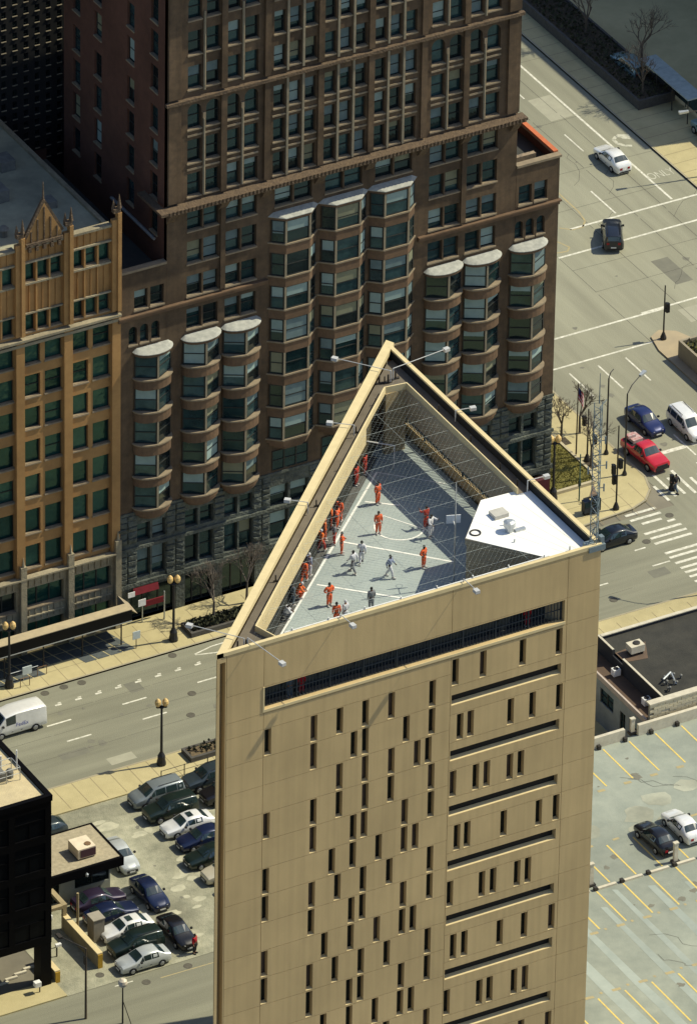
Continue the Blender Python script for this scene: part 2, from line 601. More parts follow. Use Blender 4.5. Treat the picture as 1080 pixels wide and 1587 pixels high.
o = g.build('lawn_wall', mat('low_wall', (0.46, 0.4, 0.27), None, 2, .9)); tag(o, 'low pale stone edging around the corner lawn', 'wall')
g = MB(); g.prism([(55.8, 38), (55.8, 43.6), (56.3, 45.7), (57.4, 46.3), (58.6, 45.5), (59.6, 43), (59.6, 20 + 10), (55.8, 30)], 0, .16)
o = struct('median', g, mat('median_concrete', (0.40, 0.325, 0.21), (0.34, 0.28, 0.19), 1, .9))


def planter(x0, y0, x1, y1, h, label, soil=M_SOIL, rim=None, bushes=0, z=.15):
    t = thing('planter', label, 'planter', ((x0 + x1) / 2, (y0 + y1) / 2, z))
    rm = rim or mat('planter_granite', (0.09, 0.085, 0.075), (0.06, 0.055, 0.05), 3, .8)
    g = MB(); d = .22
    g.box(x0, y0, z, x1, y0 + d, z + h); g.box(x0, y1 - d, z, x1, y1, z + h)
    g.box(x0, y0 + d, z, x0 + d, y1 - d, z + h); g.box(x1 - d, y0 + d, z, x1, y1 - d, z + h)
    g.build('rim', rm, t)
    g = MB(); g.box(x0 + d, y0 + d, z, x1 - d, y1 - d, z + h * .8)
    g.build('soil', soil, t)
    if bushes:
        g = MB()
        for i in range(bushes):
            x, y = RND.uniform(x0 + .3, x1 - .3), RND.uniform(y0 + .3, y1 - .3)
            r = RND.uniform(.05, .13)
            hh = RND.uniform(.05, .4)
            a = RND.uniform(0, 6.28)
            n = Vector((math.cos(a), math.sin(a), RND.uniform(-.4, .8))).normalized()
            t1 = n.orthogonal().normalized() * r; t2 = n.cross(t1)
            c = Vector((x, y, z + h * .8 + hh))
            g.quad(c - t1 - t2, c + t1 - t2, c + t1 + t2, c - t1 + t2)
        so = g.build('shrub', mat('winter_shrub', (0.07, 0.075, 0.035), (0.04, 0.04, 0.025), 5, .9), t, split=False)
        so['kind'] = 'stuff'
    return t


planter(-6.6, 8.2, -1.8, 9.8, .4, 'long low granite planter of brown soil beside the prison tower on the near pavement', bushes=90, soil=mat('brown_mulch', (.20, .15, .085), (.12, .09, .055), 4, .95, bump=.8, bscale=20))
planter(1.7, 23.5, 7.4, 25.3, .4, 'low granite planter of dark shrubs on the pavement under the bare trees', bushes=900)
planter(56.6, 30.5, 59.2, 41.9, 1.6, 'tall planted island bed in the middle of the avenue', soil=M_GRASS, rim=mat('island_stone', (.30, .26, .19), None, 2, .9), bushes=700, z=.16)
planter(74.2, 78, 77.8, 130, .9, 'dark hedge bed on the far pavement across the avenue', bushes=2600)
# ================================================================ prison tower
M_CONC = mat('tan_concrete', (0.555, 0.412, 0.205), (0.52, 0.385, 0.192), 1.3, 0.92, bump=0.08, bscale=12, stain=0.10, vary=.035, streak=.10, stretch=(1, 1, .35))
M_COPE = mat('coping_concrete', (0.66, 0.54, 0.30), (0.58, 0.47, 0.26), 1.4, 0.9)
M_JOINT = mat('joint_backing', (0.27, 0.205, 0.11), None, 2, .95)
M_ROOFW = mat('roof_walk_felt', (0.17, 0.145, 0.11), (0.13, 0.11, 0.085), 1.2, 0.95, stain=.15)
M_DECK = mat('yard_deck', (0.345, 0.395, 0.385), (0.31, 0.36, 0.355), 1.0, 0.9, stain=.1)
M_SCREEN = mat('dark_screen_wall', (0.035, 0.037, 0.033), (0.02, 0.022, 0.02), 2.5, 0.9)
M_YWALL = mat('yard_wall', (0.46, 0.38, 0.25), (0.38, 0.31, 0.2), 1.0, 0.9, stain=.2)
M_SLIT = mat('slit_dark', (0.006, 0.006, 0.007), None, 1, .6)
M_PANE = glass('cell_glass', (0.008, 0.009, 0.010), (0.016, 0.015, 0.014), 1.2, .03)
M_BLINDC = mat('cell_board', (0.10, 0.075, 0.055), (0.06, 0.045, 0.035), 1.0, .8)
M_ROOFWH = mat('white_membrane', (0.86, 0.85, 0.82), (0.80, 0.79, 0.75), 0.7, .7, stain=.05)
PX0, PX1, PY0, PY1, PZ = -38.7, -8.85, -54.15, -24.35, 56.0
TWR = thing('prison_tower', 'tall tan concrete triangular tower with slit windows and a fenced rooftop exercise yard', 'prison', ((PX0 + PX1) / 2, PY0 + 8, 0))
fT = TY(PY0)

COLW = {}
rowsL = [46.6 - 2.288 * k for k in range(21)]
rowsR = [47.8 - 4.595 * k for k in range(11)]
# column positions by row, read from the facade (left edge x); missing lower rows repeat the rhythm
L = {0: [-34.97, -31.4, -29.4, -27.4, -25.37, -22.17], 1: [-31.4, -28.26, -27.37, -24.17, -22.17],
     2: [-29.35, -27.35, -25.3, -23.27, -22.4], 3: [-34.99, -31.35, -29.35, -27.3, -25.3, -22.12],
     4: [-31.35, -28.2, -27.35, -24.16, -22.1], 5: [-35.0, -29.84, -28.2, -26.17, -24.16, -23.28],
     6: [-35.02, -31.38, -29.36, -27.35, -25.28, -22.06], 7: [-31.4, -28.23, -27.36, -24.14, -22.05],
     8: [-35.02, -30.31, -28.25, -26.19, -24.18, -23.32], 9: [-35.02, -31.45, -29.45, -27.4, -25.35, -22.1],
     10: [-31.45, -28.28, -27.4, -24.17, -22.1], 11: [-34.99, -30.3, -28.25, -26.2, -24.2, -23.33]}
for k in range(12, 21):
    L[k] = L[k - 6]
Rr = {0: [-20.4, -18.22, -15.1, -12.22], 1: [-19.93, -19.1, -15.93, -14.2, -12.07], 2: [-20.38, -18.57, -17.7, -15.87, -15.0],
      3: [-19.95, -19.14, -16.24, -13.43, -12.05], 4: [-20.4, -17.85, -16.96, -15.03, -14.17], 5: [-20.03, -19.14, -16.3, -14.34, -12.14],
      6: [-20.44, -17.83, -17.0, -15.03, -14.14]}
for k in range(7, 11):
    Rr[k] = Rr[k - 2]
WW, WH = .52, 2.13
windows = []
for k, z in enumerate(rowsL):
    for x in L[k]:
        windows.append((x, z + .05, WW))
for k, z in enumerate(rowsR):
    for x in Rr[k]:
        if z > 1:
            windows.append((x, z + .04, WW))
slits = [(-20.4, -11.75, 46.22 - 4.585 * k, 46.22 - 4.585 * k + .86) for k in range(10) if 46.22 - 4.585 * k > 1]
GAL = (-35.02, -11.6, 50.46, 52.2)
holes_all = [(x, x + wd, z, z + WH) for x, z, wd in windows] + slits + [GAL]
# the facade is cast in lifts: each pour is a panel, with a narrow recessed joint round it
jl = [55.98] + [50.16] + [50.16 - 2.288 * k - 1.25 for k in range(0, 21)]
jl = [55.98, 52.3, 50.14] + [46.6 + 2.288 - .04 - 2.288 * k for k in range(21)] + [0]
jr = [55.98, 52.3, 50.14] + [47.75 - 2.2975 * k for k in range(21)] + [0]
xcols = [(-37.93, -35.06, jl), (-35.06, -20.5, jl), (-20.5, -11.4, jr), (-11.4, PX1, jr)]
G2 = .016
for a, b, js in xcols:
    for z1, z0 in zip(js[:-1], js[1:]):
        if z1 - z0 < .2:
            continue
        mb = MB()
        hs = []
        for h in holes_all:
            xa, xb = max(h[0], a + G2), min(h[1], b - G2)
            za, zb = max(h[2], z0 + G2), min(h[3], z1 - G2)
            if xb - xa > .02 and zb - za > .02:
                hs.append((xa, xb, za, zb))
                e_ = 1e-4                     # reveals only on the true edges of the opening
                for on, p0, p1 in ((abs(xa - h[0]) < e_, (xa, za), (xa, zb)), (abs(xb - h[1]) < e_, (xb, za), (xb, zb)),
                                   (abs(za - h[2]) < e_, (xa, za), (xb, za)), (abs(zb - h[3]) < e_, (xa, zb), (xb, zb))):
                    if on:
                        mb.quad(fT(*p0, 0), fT(*p1, 0), fT(*p1, .46), fT(*p0, .46))
        mb.facade(fT, a + G2, b - G2, z0 + G2, z1 - G2, hs, 0)
        # edges of the panel turned back into the joint
        for q in (((a + G2, z0 + G2), (b - G2, z0 + G2)), ((b - G2, z0 + G2), (b - G2, z1 - G2)), ((b - G2, z1 - G2), (a + G2, z1 - G2)), ((a + G2, z1 - G2), (a + G2, z0 + G2))):
            p0, p1 = q
            k_ = 0 if p0[0] != p1[0] else 1
            lo, hi = min(p0[k_], p1[k_]), max(p0[k_], p1[k_])
            cut = sorted((h[0 + 2 * k_], h[1 + 2 * k_]) for h in hs if h[2 - 2 * k_] - 1e-4 <= p0[1 - k_] <= h[3 - 2 * k_] + 1e-4)
            t_ = lo
            for c0, c1 in cut + [(hi, hi)]:
                if c0 - t_ > .005:
                    A, B = ((t_, p0[1]), (c0, p0[1])) if k_ == 0 else ((p0[0], t_), (p0[0], c0))
                    mb.quad(fT(*A, 0), fT(*B, 0), fT(*B, .05), fT(*A, .05))
                t_ = max(t_, c1)
        mb.build('concrete_panel', M_CONC, TWR, split=False)
# backing behind the joints with the same openings (sits 4 cm back)
mb = MB()
mb.facade(lambda u, w_, d: (u, PY0 + .04 + d, w_), -37.93, PX1 - .02, 0, 55.97, [(h[0] - .012, h[1] + .012, h[2] - .012, h[3] + .012) for h in holes_all], .02)
mb.build('joint_backing', M_JOINT, TWR)
# corner pilaster with its deep vertical groove
mb = MB()
mb.facade(fT, PX0 + .02, -37.95, 0, 55.98, [(-38.46, -38.02, 0.2, 55.2)], .5)
mb.quad(fT(-38.46, .2, .5), fT(-38.02, .2, .5), fT(-38.02, 55.2, .5), fT(-38.46, 55.2, .5), 1)
mb.build('corner_pilaster', [M_CONC, M_JOINT], TWR)
# windows: pane set back, some boarded behind; shared meshes
pm = MB(); pm.quad((.004, 0, .004), (WW - .004, 0, .004), (WW - .004, 0, WH - .004), (.004, 0, WH - .004))
pane_me = pm.mesh('pane', M_PANE); board_me = pm.mesh('pane_board', M_BLINDC)
fm = MB(); fm.box(.004, 0, .004, .05, .05, WH - .004); fm.box(WW - .05, 0, .004, WW - .004, .05, WH - .004); fm.box(.05, 0, .004, WW - .05, .05, .05); fm.box(.05, 0, WH - .05, WW - .05, .05, WH - .004)
sill = MB(); sill.add([(.004, -.39, .0), (WW - .004, -.39, 0), (WW - .004, 0, .03), (.004, 0, .03)], [(0, 1, 2, 3)])
fr_me = fm.mesh('window_frame', M_BLACK); sill_me = sill.mesh('window_sill', M_COPE)
for x, z, wd in windows:
    w0 = putw('window', fr_me, TWR, (x, PY0 + .40, z))
    put('pane', pane_me if RND.random() > .3 else board_me, w0, (0, .04, 0))
    put('sill', sill_me, w0, (0, 0, 0.005))
# slits: long horizontal loggia openings with a battered sill
for a, b, z0, z1 in slits:
    if z0 < 1:
        continue
    mb = MB()
    mb.quad((a, PY0 + .02, z0 + .01), (b, PY0 + .02, z0 + .01), (b, PY0 + .46, z0 + .09), (a, PY0 + .46, z0 + .09))
    s_ = mb.build('slit_opening', M_COPE, TWR)
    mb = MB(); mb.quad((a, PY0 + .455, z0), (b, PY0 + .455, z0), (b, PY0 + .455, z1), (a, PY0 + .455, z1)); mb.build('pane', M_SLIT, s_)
# gallery opening at yard level: pale rim, bars and an added dark sheet behind
mb = MB()
mb.box(GAL[0] - .12, PY0 - .05, GAL[2] - .2, GAL[1] + .05, PY0 + .4, GAL[2] - .002)
mb.box(GAL[0] - .12, PY0 - .05, GAL[2] - .002, GAL[0] - .004, PY0 - .003, GAL[3] + .1)
mb.build('gallery_sill', M_COPE, TWR)
gm = mat('gallery_bar', (0.035, 0.05, 0.065), None, 2, .5, metal=.4)
bar = MB(); bar.box(-.022, -.022, 0, .022, .022, GAL[3] - GAL[2])
bar_me = bar.mesh('gallery_bar', gm)
n = 92
for i in range(n):
    x = GAL[0] + .1 + (GAL[1] - GAL[0] - .2) * i / (n - 1)
    putw('gallery_bar', bar_me, TWR, (x, PY0 + .36, GAL[2]))
mb = MB()
for i in range(10):
    x = GAL[0] + .1 + (GAL[1] - GAL[0] - .2) * i / 9
    mb.box(x - .05, PY0 + .30, GAL[2], x + .05, PY0 + .42, GAL[3])
mb.box(GAL[0], PY0 + .32, GAL[2] + .8, GAL[1], PY0 + .38, GAL[2] + .86)
mb.build('gallery_mullion', gm, TWR)
mb = MB(); mb.box(GAL[0] - .3, PY0 + 1.3, 50.2, GAL[1] + .3, PY0 + 1.36, 52.6); mb.build('gallery_dark_sheet', mat('gallery_dark', (.012, .018, .024), (.02, .028, .034), 3, .8), TWR)  # dark sheet added so the bright yard floor stays hidden
# inner wall faces round the yard level, outer right and hypotenuse walls
yl = 50.2
hx = PX0 + .4
OPR = (-43.6, -27.5, 51.05, 52.15)     # sun opening through the right-hand wall (y range)
mb = MB()
mb.facade(lambda u, w_, d: (PX1 - d, u, w_), PY0 + .02, PY1, 0, 55.98, [(OPR[0], OPR[1], OPR[2], OPR[3])], .24)
mb.facade(lambda u, w_, d: (PX1 - .24, u, w_), PY0 + .5, PY1 - 1, yl, 54.98, [(OPR[0], OPR[1], OPR[2], OPR[3])], 0.0)
mb.build('side_wall', M_CONC, TWR)
mb = MB()
for i in range(7):
    y = OPR[0] + (OPR[1] - OPR[0]) * i / 6
    mb.box(PX1 - .2, y - .04, OPR[2], PX1 - .1, y + .04, OPR[3])
mb.build('opening_post', gm, TWR)
ob = MB(); ob.box(-.03, -.03, 0, .03, .03, OPR[3] - OPR[2]); obm = ob.mesh('dimming_bar', gm)
for i in range(80):  # close bars added to dim the light through the opening
    putw('dimming_bar', obm, TWR, (PX1 - .2, OPR[0] + .1 + i * .2, OPR[2]))
# hypotenuse wall, seen only from the side
s2 = 1 / math.sqrt(2)
def D(t, d):          # along the diagonal from the left corner, d metres inward
    return (PX0 + t * s2 + d * s2, PY0 + t * s2 - d * s2)
DL = (PX1 - PX0) / s2
mb = MB()
mb.quad((*D(0, 0), 0), (*D(DL, 0), 0), (*D(DL, 0), 55.98), (*D(0, 0), 55.98))
mb.build('back_wall', M_CONC, TWR)
# copings
mb = MB()
mb.prism([(PX0 - .05, PY0 + .0), (PX0 + .72, PY0 + .0), D(DL, .5), (PX1 + .05, PY1 + .3)], 55.62, 56.0)
mb.prism([(PX1 - .26, PY0 + .24), (PX1 + .06, PY0 + .24), (PX1 + .06, PY1 + .05), (PX1 - .26, PY1 - .5)], 55.86, 56.003)
mb.prism([(PX0 + .5, PY0 - .04), (PX1 + .05, PY0 - .04), (PX1 + .05, PY0 + .235), (PX0 + .5, PY0 + .235)], 55.7, 55.99)
mb.build('coping', M_COPE, TWR)
mb = MB(); mb.box(PX1 - .24, PY0 + .3, 55.0, PX1 - .02, PY1 - .6, 55.855); mb.build('parapet_shade_lining', mat('parapet_shade_black', (.018, .018, .018), None, 2, .9), TWR)  # black lining puts the shade of the parapet's inner face into colour
# rim walk between parapet and yard
zw = 55.22
RIMA, RIMB, RIMC, RIMD = (-34.5, -51.8), (-11.8, -29.1), (-10.15, -29.3), (-10.2, -45.0)
FL = (-33.95, -53.6)
mb = MB()
def strip(pts, z, m=mb):
    m.add([(p[0], p[1], z) for p in pts], [tuple(range(len(pts)))])
strip([D(.6, .45), FL, RIMA], zw); strip([D(.6, .45), RIMA, RIMB, D(DL - 1.4, .45)], zw)
strip([RIMB, RIMC, (PX1 - .26, PY1 - 1.2), D(DL - 1.4, .45)], zw)
strip([RIMC, RIMD, (PX1 - .26, RIMD[1]), (PX1 - .26, PY1 - 1.2)], zw)
mb.build('roof_walk', M_ROOFW, TWR)
# rim coping lines and the fascias below
mb = MB()
def wallstrip(m, a, b, t, z0, z1, mi=0):
    a, b = Vector((*a, 0)), Vector((*b, 0))
    n_ = Vector(((b - a).y, -(b - a).x, 0)).normalized() * t
    m.prism([(a.x, a.y), (b.x, b.y), (b.x + n_.x, b.y + n_.y), (a.x + n_.x, a.y + n_.y)], z0, z1, mi)
wallstrip(mb, RIMA, RIMB, .13, 55.2, 55.72); wallstrip(mb, RIMB, RIMC, .10, 55.2, 55.722); wallstrip(mb, RIMC, RIMD, -.08, 55.2, 55.724); wallstrip(mb, FL, RIMA, .09, 55.2, 55.726)
mb.build('rim_coping', M_COPE, TWR)
SPLIT = (-15.3, -32.6)
mb = MB()
wallstrip(mb, RIMA, SPLIT, .125, 53.95, 55.195); wallstrip(mb, FL, RIMA, .085, 53.95, 55.194)
mb.build('yard_fascia', M_COPE, TWR)
mb = MB()
wallstrip(mb, RIMC, RIMD, -.11, 52.9, 55.195)
mb.build('yard_wall', M_YWALL, TWR)
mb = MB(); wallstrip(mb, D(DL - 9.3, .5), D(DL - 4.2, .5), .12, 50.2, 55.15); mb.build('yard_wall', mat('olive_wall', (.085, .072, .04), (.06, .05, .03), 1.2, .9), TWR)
mb = MB(); mb.box(RIMB[0] + .05, -29.32, yl, RIMC[0] + .02, -29.02, 55.19); mb.build('apex_wall', mat('apex_concrete', (.42, .32, .17), (.34, .26, .14), 1, .9), TWR)
# screen panels at the foot of the left yard wall
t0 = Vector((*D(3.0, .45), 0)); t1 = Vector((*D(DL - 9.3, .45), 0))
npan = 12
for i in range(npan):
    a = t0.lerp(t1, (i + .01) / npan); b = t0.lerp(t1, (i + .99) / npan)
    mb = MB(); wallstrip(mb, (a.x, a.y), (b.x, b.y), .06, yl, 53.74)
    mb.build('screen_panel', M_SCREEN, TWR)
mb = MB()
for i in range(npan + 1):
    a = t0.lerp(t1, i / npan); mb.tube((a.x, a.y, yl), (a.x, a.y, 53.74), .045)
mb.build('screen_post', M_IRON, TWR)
# yard floor and its painted court
mb = MB()
mb.add([(*D(.9, .3), yl), (PX1 - .4, PY0 + .5, yl), (PX1 - .4, PY1 - 1.2, yl)], [(0, 1, 2)])
deck = mb.build('yard_floor', M_DECK, TWR)
mb = MB()
strip([D(2, .5), D(DL - 6, .5), D(DL - 6, 1.12), D(2, 1.12)], yl + .006, mb)
strip([(-36.5, PY0 + .5), (-10, PY0 + .5), (-10, -50.6), (-33.6, -50.6)], yl + .007, mb)
mb.build('floor_border', mat('dark_border', (.10, .10, .095), None, 3, .9), TWR)  # floor is darker in strips along the left wall and front
mb = MB()
Zp = yl + .012
for a in ((-30.4, -47.2, -13.4, -31.1), (-19.9, -37.9, -14.3, -43.8), (-24.15, -41.85, -18.6, -47.2), (-16.0, -34.05, -14.1, -35.6)):
    seg(*a, .16, Zp, mb)
seg(-13.4, -31.1, -9.9, -34.6, .09, Zp + .001, mb)
cx, cy, rr = -15.45, -38.0, 1.75
arc = [(cx + rr * math.cos(t), cy + rr * math.sin(t)) for t in [math.radians(100 + 235 * i / 18) for i in range(19)]]
for a, b in zip(arc[:-1], arc[1:]):
    seg(*a, *b, .13, Zp + .0015, mb)
seg(*arc[0], -13.8, -39.6, .09, Zp + .002, mb)
mb.build('court_line', mat('court_paint', (.82, .82, .78), (.72, .72, .68), 3, .8), TWR)
# front rail just inside the parapet
mb = MB()
mb.tube((-33.2, PY0 + .62, 55.75), (-12.6, PY0 + .62, 55.75), .05, n=6)
for i in range(8):
    x = -32.6 + i * 2.8
    mb.tube((x, PY0 + .62, 55.1), (x, PY0 + .62, 55.95), .055, n=5)
mb.build('edge_rail', M_WHITEP, TWR)
mb = MB(); mb.box(-33.4, PY0 + .24, 55.0, -12.3, PY0 + .50, 55.42); mb.box(-33.4, PY0 + .42, 53, -12.3, PY0 + .5, 55.0)
mb.build('front_parapet', M_YWALL, TWR)
# mesh over the yard: cables carry a fine net
M_CABLE = mat('steel_cable', (.36, .4, .38), None, 5, .6, metal=.2)
def inside(x, y):
    return (x - y) > 17.3 and x < -10.1 and y > PY0 + .55 and not (y < -28.9 - 15.6 and x > -16.4 + (-(y + 48.6)) * .84 and x > -16.6)
def clip_line(p, d, m, r, z):
    st = None
    N = 240
    pts = [(p[0] + d[0] * i / N, p[1] + d[1] * i / N) for i in range(N + 1)]
    for i, q in enumerate(pts):
        ok = inside(*q)
        if ok and st is None:
            st = q
        if (not ok or i == N) and st is not None:
            if (Vector(q) - Vector(st)).length > .3:
                m.tube((*st, z), (*q, z), r, n=3, cap=False)
            st = None
for i in range(11):
    y = -31.6 - i * 2.05
    mb = MB(); clip_line((-36, y), (28, 0), mb, .009, 55.35)
    if mb.v:
        mb.build('mesh_cable', M_CABLE, TWR)
for i in range(4):
    x = -13.8 - i * 4.3
    mb = MB(); clip_line((x, -54), (0, 27), mb, .009, 55.37)
    if mb.v:
        mb.build('mesh_cable', M_CABLE, TWR)
net = MB()
for i in range(150):
    s_ = -52 + i * .42
    clip_line((s_ - 12, -54), (26, 26), net, .0032, 55.30)
    clip_line((s_ - 12, -28), (26, -26), net, .0032, 55.31)
o = net.build('wire_net', M_CABLE, TWR); o['kind'] = 'stuff'
# goal frame and a basketball post in the yard
gf = thing('goal_frame', 'white goal frame at the far end of the rooftop yard', 'goal', (-13.0, -30.3, yl), math.radians(-45))
mb = MB()
mb.tube((-1.3, 0, 0), (-1.3, 0, 1.9), .05); mb.tube((1.3, 0, 0), (1.3, 0, 1.9), .05); mb.tube((-1.3, 0, 1.9), (1.3, 0, 1.9), .05)
mb.build('frame', M_WHITEP, gf, local=True)
bh = thing('basketball_hoop', 'basketball hoop on a tall thin post in front of the white penthouse roof', 'hoop', (-15.9, -46.4, yl), math.radians(160))
mb = MB(); mb.tube((0, 0, 0), (0, 0, 8.4), .05, .035); mb.build('post', M_STEEL, bh, local=True)
mb = MB(); mb.box(-.5, -.75, 4.7, .5, -.7, 5.35); mb.tube((0, 0, 4.9), (0, -.7, 4.9), .03); mb.build('backboard', M_WHITEP, bh, local=True)
mb = MB()
for i in range(12):
    a, b = 2 * math.pi * i / 12, 2 * math.pi * (i + 1) / 12
    mb.tube((.23 * math.cos(a), -1 + .23 * math.sin(a), 4.75), (.23 * math.cos(b), -1 + .23 * math.sin(b), 4.75), .015, n=4)
mb.build('rim', M_IRON, bh, local=True)
# white penthouse roof in the corner
PEN = [(-16.0, -48.15), (-12.7, -44.55), (-9.12, -44.65), (-9.12, PY0 + .4), (-11.75, PY0 + .4)]
mb = MB(); mb.prism(PEN, yl, 54.7, 0, False); mb.build('penthouse_wall', M_YWALL, TWR)
mb = MB()
mb.prism([(p[0] + .0, p[1]) for p in [(-16.15, -48.2), (-12.75, -44.4), (-9.115, -44.55), (-9.115, PY0 + .3), (-11.65, PY0 + .3)]], 54.705, 55.16)
mb.build('penthouse_fascia', M_YWALL, TWR)
mb = MB()
mb.prism([(-16.1, -48.2), (-12.75, -44.45), (-9.13, -44.6), (-9.13, PY0 + .32), (-11.7, PY0 + .32)], 55.165, 55.2, 0, False)
mb.build('penthouse_roof', M_ROOFWH, TWR)
mb = MB()
for i in range(18):
    a, b = 2 * math.pi * i / 18, 2 * math.pi * (i + 1) / 18
    c_ = (-15.2, -47.95, 55.22)
    mb.tube((c_[0] + .36 * math.cos(a), c_[1] + .36 * math.sin(a), c_[2]), (c_[0] + .36 * math.cos(b), c_[1] + .36 * math.sin(b), c_[2]), .07, n=4)
mb.build('roof_ring', M_IRON, TWR)
mb = MB()
for k in range(4):
    seg(-14.6 + k * 1.35, -46.5 + k * .1, -10.9 + k * .45, -53.2, .05, 55.205, mb)
mb.build('roof_seam', mat('membrane_seam', (.66, .65, .61), None, 2, .8), TWR)
mb = MB(); mb.box(-13.2, -47.2, 55.2, -12.1, -46.3, 55.5); mb.build('roof_hatch', mat('hatch_metal', (.5, .48, .42), None, 2, .5), TWR)
vent = MB()
vent.lathe((-13.0, -48.8, 55.2), [(.3, 0), (.3, .35), (.42, .4), (.42, .75), (.2, .85)], 10); vent.box(-12.7, -49.2, 55.2, -11.9, -48.9, 55.34)
vent.tube((-12.9, -48.0, 55.2), (-12.9, -48.0, 55.64), .06); vent.tube((-13.4, -50.2, 55.2), (-13.4, -50.2, 55.44), .06); vent.tube((-10.6, -52.9, 55.2), (-10.6, -52.9, 55.54), .06)
vent.build('roof_vent', M_STEEL, TWR)
# floodlights on arms
lamp_me = None
M_ARM = mat('lamp_arm_grey', (.5, .5, .49), None, 4, .5)
def flood(base, tip, drop=.35):
    bx_, by_ = base; tx_, ty_ = tip
    z = 56.25
    t = MB(); t.tube((bx_, by_, z - .9), (bx_, by_, z), .045); t.tube((bx_, by_, z), (tx_, ty_, z), .03)
    a = t.build('floodlight', M_ARM, TWR)
    h = MB(); d = (Vector((tx_, ty_)) - Vector((bx_, by_))).normalized()
    n_ = Vector((-d.y, d.x))
    c0, c1 = Vector((tx_, ty_)) - d * .05, Vector((tx_, ty_)) + d * .38
    h.prism([tuple(c0 - n_ * .17), tuple(c1 - n_ * .17), tuple(c1 + n_ * .17), tuple(c0 + n_ * .17)], z - .18, z + .06)
    h.build('lamp_head', M_ARM, a)
    f_ = MB(); f_.prism([tuple(c0 - n_ * .15 + d * .04), tuple(c1 - n_ * .15), tuple(c1 + n_ * .15), tuple(c0 + n_ * .15 + d * .04)], z - .2, z - .182)
    f_.build('lens', M_BLACK, a)
flood((-10.75, -28.2), (-13.3, -25.0)); flood((-10.45, -28.0), (-6.0, -27.45))
flood((-16.55, -33.3), (-17.75, -32.3)); flood((-24.25, -40.6), (-25.2, -39.75))
flood((-36.3, -53.55), (-38.65, -50.5)); flood((-36.05, -53.6), (-35.5, -57.2))
flood((-29.15, -54.0), (-29.05, -55.35)); flood((-19.6, -54.0), (-19.55, -55.5)); flood((-9.35, -34.9), (-8.25, -35.1)); flood((-9.5, -45.2), (-8.2, -45.25))
mb = MB()
for t_, d_ in ((6, 1.3), (11, .9), (15, 1.3), (21, .9), (26, 1.2), (31, .9), (35, 1.2), (38, 1.0)):
    x, y = D(t_, d_)
    mb.tube((x, y, zw), (x, y, zw + .55), .05); mb.box(x - .16, y - .05, zw, x + .16, y + .05, zw + .12)
for y in (-33, -37.5, -41.6, -44):
    mb.tube((-9.6, y, zw), (-9.6, y, zw + .5), .05)
for x, y in ((-10.9, -28.1), (-10.2, -27.9), (-11.5, -27.9), (-36.6, -53.2), (-36.0, -53.3)):
    mb.tube((x, y, zw), (x, y, zw + .7), .06); mb.box(x - .3, y - .06, zw, x + .3, y + .06, zw + .1)
mb.build('roof_bracket', M_IRON, TWR)
M_MAST = mat('mast_grey', (.20, .25, .27), (.14, .18, .2), 4, .6, metal=.2)
# lattice mast on the corner
ms = thing('antenna_mast', 'grey lattice radio mast standing on the right corner of the prison roof', 'mast', (-9.15, -53.75, 55.9))
mb = MB()
leg = [(.33 * math.cos(a), .33 * math.sin(a)) for a in (.3, .3 + 2.094, .3 + 4.189)]
Hm = 11.2
for q in leg:
    mb.tube((*q, 0), (*q, Hm), .034, n=5)
mb.build('leg', M_MAST, ms, local=True)
mb = MB()
k = 0
while k * .42 < Hm - .4:
    for i in range(3):
        a, b = leg[i], leg[(i + 1) % 3]
        z0, z1 = k * .42, (k + 1) * .42
        mb.tube((*(a if k % 2 else b), z0), (*(b if k % 2 else a), z1), .022, n=4)
    k += 1
mb.build('lattice', M_MAST, ms, local=True)
mb = MB(); mb.tube((0, 0, Hm), (0, 0, Hm + 2.4), .05, .02); mb.tube((0, 0, Hm - .4), (.7, .2, Hm), .03); mb.build('whip_antenna', M_MAST, ms, local=True)
mb = MB(); mb.box(-.7, -.5, -.4, .6, .4, 0.02); mb.box(.3, -.3, 0, .6, .1, .5); mb.tube((-.5, 0, 0), (0, 0, 1.3), .04); mb.build('base_plate', M_MAST, ms, local=True)
mb = MB()
for z, s_ in ((8.2, .5), (6.2, .62), (5.9, -.6), (4.4, .5)):
    mb.tube((0, 0, z), (s_, -.3 * s_, z), .03); mb.box(s_ - .04, -.3 * s_ - .04, z - .3, s_ + .04, -.3 * s_ + .04, z + .3)
mb.build('dipole_antenna', M_MAST, ms, local=True)
# ================================================================ brown brick block with bays
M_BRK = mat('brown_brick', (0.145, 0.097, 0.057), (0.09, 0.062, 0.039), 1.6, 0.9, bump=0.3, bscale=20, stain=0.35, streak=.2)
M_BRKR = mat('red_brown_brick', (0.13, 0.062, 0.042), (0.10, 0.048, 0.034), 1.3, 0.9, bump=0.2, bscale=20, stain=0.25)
M_SPAN = mat('bay_spandrel', (0.165, 0.102, 0.06), (0.115, 0.074, 0.046), 2.2, 0.85, stain=.2)
M_SILLB = mat('stone_sill', (0.28, 0.22, 0.145), (0.2, 0.16, 0.11), 2.0, .9)
M_STONE = mat('rough_stone', (0.135, 0.145, 0.12), (0.055, 0.066, 0.062), 2.2, 0.95, bump=1.0, bscale=5, stain=0.3)
M_FRAME = mat('window_frame_dark', (0.022, 0.025, 0.024), None, 3, .6)
M_GL = [glass('window_glass_a', (0.014, 0.036, 0.038), (0.004, 0.010, 0.012), .7, .05),
        glass('window_glass_b', (0.035, 0.07, 0.075), (0.008, 0.022, 0.026), .9, .05),
        glass('window_glass_c', (0.006, 0.008, 0.010), (0.012, 0.018, 0.018), .5, .05)]
